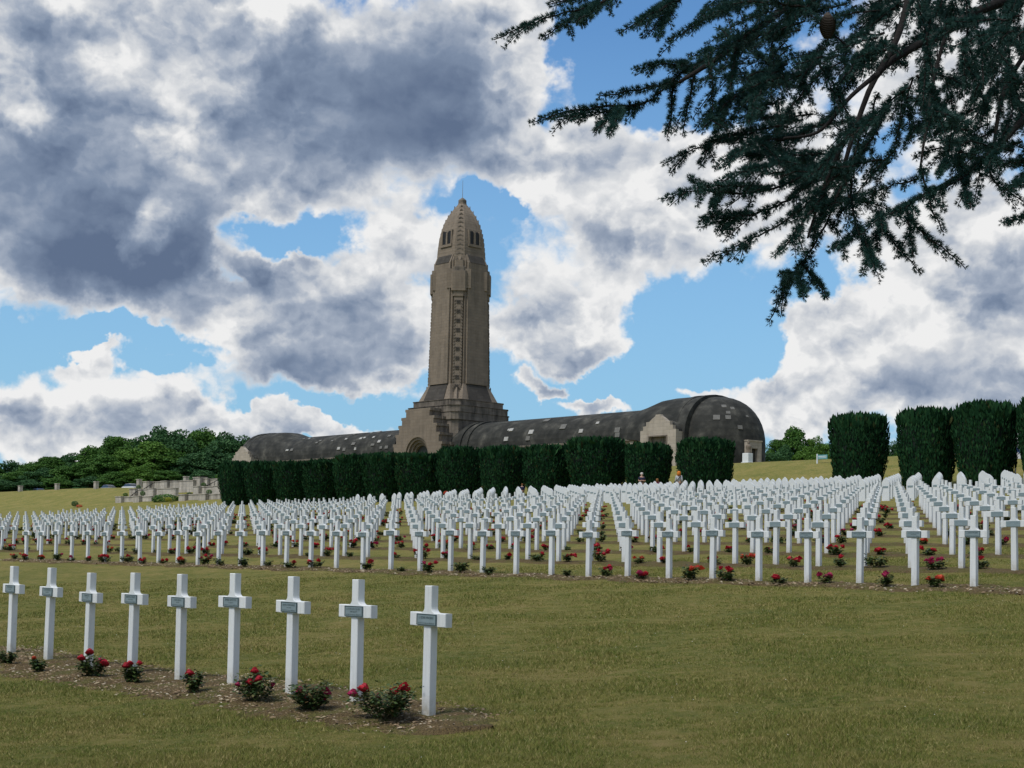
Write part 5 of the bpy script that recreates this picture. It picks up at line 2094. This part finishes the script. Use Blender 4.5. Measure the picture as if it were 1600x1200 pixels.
# boughs: bare wood
LIMBS = [
    ([(1930, -120), (1700, -40), (1540, 12), (1480, 48), (1420, 78), (1372, 115), (1340, 190), (1318, 262)], 6.1, 5.4, .038, .010),
    ([(1500, -220), (1440, -80), (1422, -10), (1402, 58), (1372, 115)], 5.9, 5.55, .024, .016),
    ([(2000, -60), (1800, 60), (1640, 150), (1552, 236), (1480, 286), (1400, 326)], 6.0, 5.3, .030, .008),
    ([(2050, -520), (1700, -260), (1400, -110), (1210, 25), (1135, 82), (1062, 128)], 6.2, 5.2, .040, .009),
    ([(1700, -260), (1350, -170), (1120, -90), (1000, -38), (940, 4)], 6.0, 5.1, .022, .007),
    ([(1400, -110), (1230, -70), (1110, -30), (1062, 0)], 5.8, 5.2, .014, .007),
    ([(1480, 48), (1462, 110), (1450, 180), (1438, 262)], 5.7, 5.5, .012, .006),
    ([(1372, 115), (1330, 150), (1280, 205), (1225, 216)], 5.5, 5.2, .014, .006),
    ([(1340, 190), (1310, 240), (1285, 300), (1262, 372)], 5.4, 5.3, .012, .006),
    ([(1700, -40), (1620, 60), (1570, 140), (1552, 236)], 6.0, 5.6, .018, .010),
]
for (path, Ya, Yb, ra, rb) in LIMBS:
    P3 = px3(wy(path, Ya, Yb))
    if path[0][0] >= 1900:
        P3 = [TB + np.array([0, .05, max(2.2, P3[0][2] - TB[2] + .35)])] + P3
    P = curve(P3, 26)
    mb = MB()
    mb.tube([loc(p) for p in P], np.linspace(ra * .72, rb * .72, 26), 8)
    mb.build('limb', MAT['bark'], CED, True)

# boughs whose outline shows against the sky
SPRAYS = [
    ([(1000, -40), (940, 4), (860, 26), (772, 62)], 1.2), ([(930, 5), (900, 22), (872, 42), (845, 61)], .8), ([(960, -25), (930, -8), (855, 8)], 1.0), ([(940, 4), (925, 20), (900, 36)], .5),
    ([(1062, 0), (1030, 16), (998, 34), (967, 52)], .8), ([(1045, 8), (1022, 22), (1008, 44)], .5), ([(1052, 5), (1038, 30), (1027, 61)], .4), ([(1075, -20), (1040, 4), (1020, 20)], .6),
    ([(1135, 82), (1075, 108), (1035, 140), (985, 170), (900, 178), (826, 193)], 1.1), ([(1062, 128), (1000, 140), (935, 152)], .7), ([(1080, 104), (1040, 100), (990, 110)], .9),
    ([(1000, 165), (930, 168), (880, 176), (842, 186)], .5), ([(955, 174), (944, 190), (932, 206)], .2), ([(970, 170), (962, 190), (952, 211)], .2), ([(1054, 130), (1050, 170), (1042, 216)], .3), ([(1085, 105), (1078, 150), (1066, 213)], .4),
    ([(1112, 92), (1112, 130), (1114, 172)], .3), ([(1150, 70), (1146, 110), (1138, 148)], .4),
    ([(1140, 12), (1095, 34), (1070, 50), (1040, 65)], .5), ([(1210, 25), (1160, 60), (1110, 80), (1075, 88)], 1.0), ([(1190, 0), (1140, 12), (1100, 26)], .8),
    ([(1230, 100), (1180, 130), (1130, 160), (1094, 190)], .8), ([(1150, 150), (1118, 180), (1100, 200)], .5), ([(1140, 160), (1126, 190), (1116, 212)], .4), ([(1165, 140), (1150, 172), (1138, 201)], .4), ([(1200, 120), (1180, 160), (1170, 190)], .5),
    ([(1300, 190), (1225, 216), (1150, 216), (1090, 232), (1035, 257)], .9), ([(1150, 216), (1110, 222), (1095, 262)], .3), ([(1205, 216), (1160, 232), (1130, 262)], .5),
    ([(1290, 262), (1220, 290), (1150, 302), (1090, 299), (1032, 310)], .9), ([(1190, 290), (1110, 291), (1074, 276)], .4), ([(1130, 300), (1118, 312), (1112, 328)], .2), ([(1230, 250), (1180, 265), (1125, 282)], .9),
    ([(1290, 262), (1220, 318), (1140, 341), (1093, 355)], .9), ([(1160, 335), (1120, 336), (1095, 345)], .4), ([(1170, 330), (1140, 352), (1128, 362)], .3),
    ([(1318, 262), (1270, 312), (1220, 350), (1160, 380), (1097, 411)], .8), ([(1290, 300), (1255, 345), (1230, 380), (1208, 401)], .6),
    ([(1350, 200), (1312, 300), (1285, 360), (1255, 410), (1225, 450), (1202, 507)], .8), ([(1252, 412), (1275, 438), (1292, 466)], .2), ([(1246, 420), (1252, 445), (1256, 466)], .2), ([(1225, 448), (1232, 430), (1216, 430)], .1),
    ([(1290, 330), (1276, 350), (1272, 374)], .3), ([(1330, 280), (1336, 340), (1352, 390), (1377, 420)], .7), ([(1345, 360), (1320, 378), (1295, 391)], .3), ([(1350, 372), (1362, 400), (1366, 418)], .4),
    ([(1372, 330), (1380, 355), (1402, 386), (1440, 427)], .5), ([(1380, 350), (1370, 372), (1372, 395)], .4),
    ([(1552, 236), (1500, 280), (1440, 308), (1380, 340), (1345, 366)], 1.0), ([(1412, 318), (1430, 352), (1470, 385), (1509, 421)], .5), ([(1420, 340), (1424, 372), (1428, 400)], .4), ([(1450, 300), (1458, 332), (1475, 363)], .3), ([(1505, 268), (1510, 300), (1517, 325)], .3),
    ([(1552, 236), (1545, 270), (1575, 300), (1612, 326)], .5), ([(1640, 322), (1605, 336), (1573, 350)], .3), ([(1650, 255), (1610, 272), (1578, 290)], .4), ([(1640, 270), (1605, 280), (1585, 296)], .4),
    ([(1580, 180), (1560, 230), (1540, 262)], .6), ([(1438, 262), (1446, 290), (1462, 318)], .4), ([(1300, 230), (1320, 270), (1326, 320), (1322, 358)], .6),
]
for path, sub in SPRAYS:
    Ya = CR.uniform(5.15, 5.6)
    spray(wy(path, Ya + .15, Ya - CR.uniform(0, .3)), sub * .75)

# the tangled mass towards the trunk
def inside(x, y):
    # lower edge of the mass
    low = np.interp(x, [1120, 1200, 1260, 1330, 1400, 1480, 1540, 1600, 1900], [70, 210, 285, 330, 300, 270, 235, 245, 330])
    return y < low


made = 0
while made < 230:
    x, y = CR.uniform(1120, 1660), CR.uniform(-70, 320)
    if not inside(x, y) or (x < 1200 and CR.random() < .5):
        continue
    # leave chinks of sky
    if math.sin(x * .031 + 1.7) * math.sin(y * .043 + x * .011 + .6) > .50 and CR.random() < .8:
        continue
    made += 1
    Y = CR.uniform(5.2, 7.0)
    ang = CR.normal(2.55, .55) if x < 1400 else CR.normal(1.9, .75)
    L = CR.uniform(50, 140)
    dx, dy = math.cos(ang) * L, math.sin(ang) * L
    if y + dy > np.interp(x + dx, [1120, 1260, 1330, 1400, 1540, 1700], [130, 305, 350, 330, 270, 300]):
        dy *= .3
    spray([(x, y, Y), (x + dx * .5, y + dy * .45 - 4, Y + CR.normal(0, .05)), (x + dx, y + dy, Y + CR.normal(0, .12))], .7, .005, dens=.8)
# the rest of the tree, outside the photograph
made = 0
while made < 90:
    x, y = CR.uniform(1150, 2500), CR.uniform(-700, 330)
    if y > -60 and x < 1680:
        continue
    made += 1
    Y = CR.uniform(5.3, 7.2)
    ang = CR.normal(2.2, .7)
    L = CR.uniform(120, 240)
    dx, dy = math.cos(ang) * L, math.sin(ang) * L
    spray([(x, y, Y), (x + dx * .5, y + dy * .45 - 4, Y), (x + dx, y + dy, Y + CR.normal(0, .2))], .7, .007, dens=.45)
V = np.concatenate(NV)
o = link('foliage', np_mesh('foliage', V, np.arange(len(V)).reshape(-1, 3), MAT['needle']), CED)
o['kind'] = 'stuff'
TW.build('twig', MAT['bark'], CED)['kind'] = 'stuff'
# a cone among the needles
P = at(1293, 40, 5.25)
mb = MB()
prof = []
for i in range(15):
    q = i / 14
    r_ = .028 * math.sin(PI * min(.98, .10 + q * .86)) ** .6
    prof += [(r_ * 1.06, -.044 + .088 * q), (r_ * .86, -.044 + .088 * (q + .045))]
mb.lathe(prof, 14)
for i in range(0, len(mb.v)):
    x_, y_, z_ = mb.v[i]
    k_ = 1 + .07 * math.sin(7 * math.atan2(y_, x_) + (i // 28) * PI)
    mb.v[i] = (x_ * k_, y_ * k_, z_)
mb.build('cone', MAT['trunk'], CED).location = P - TB
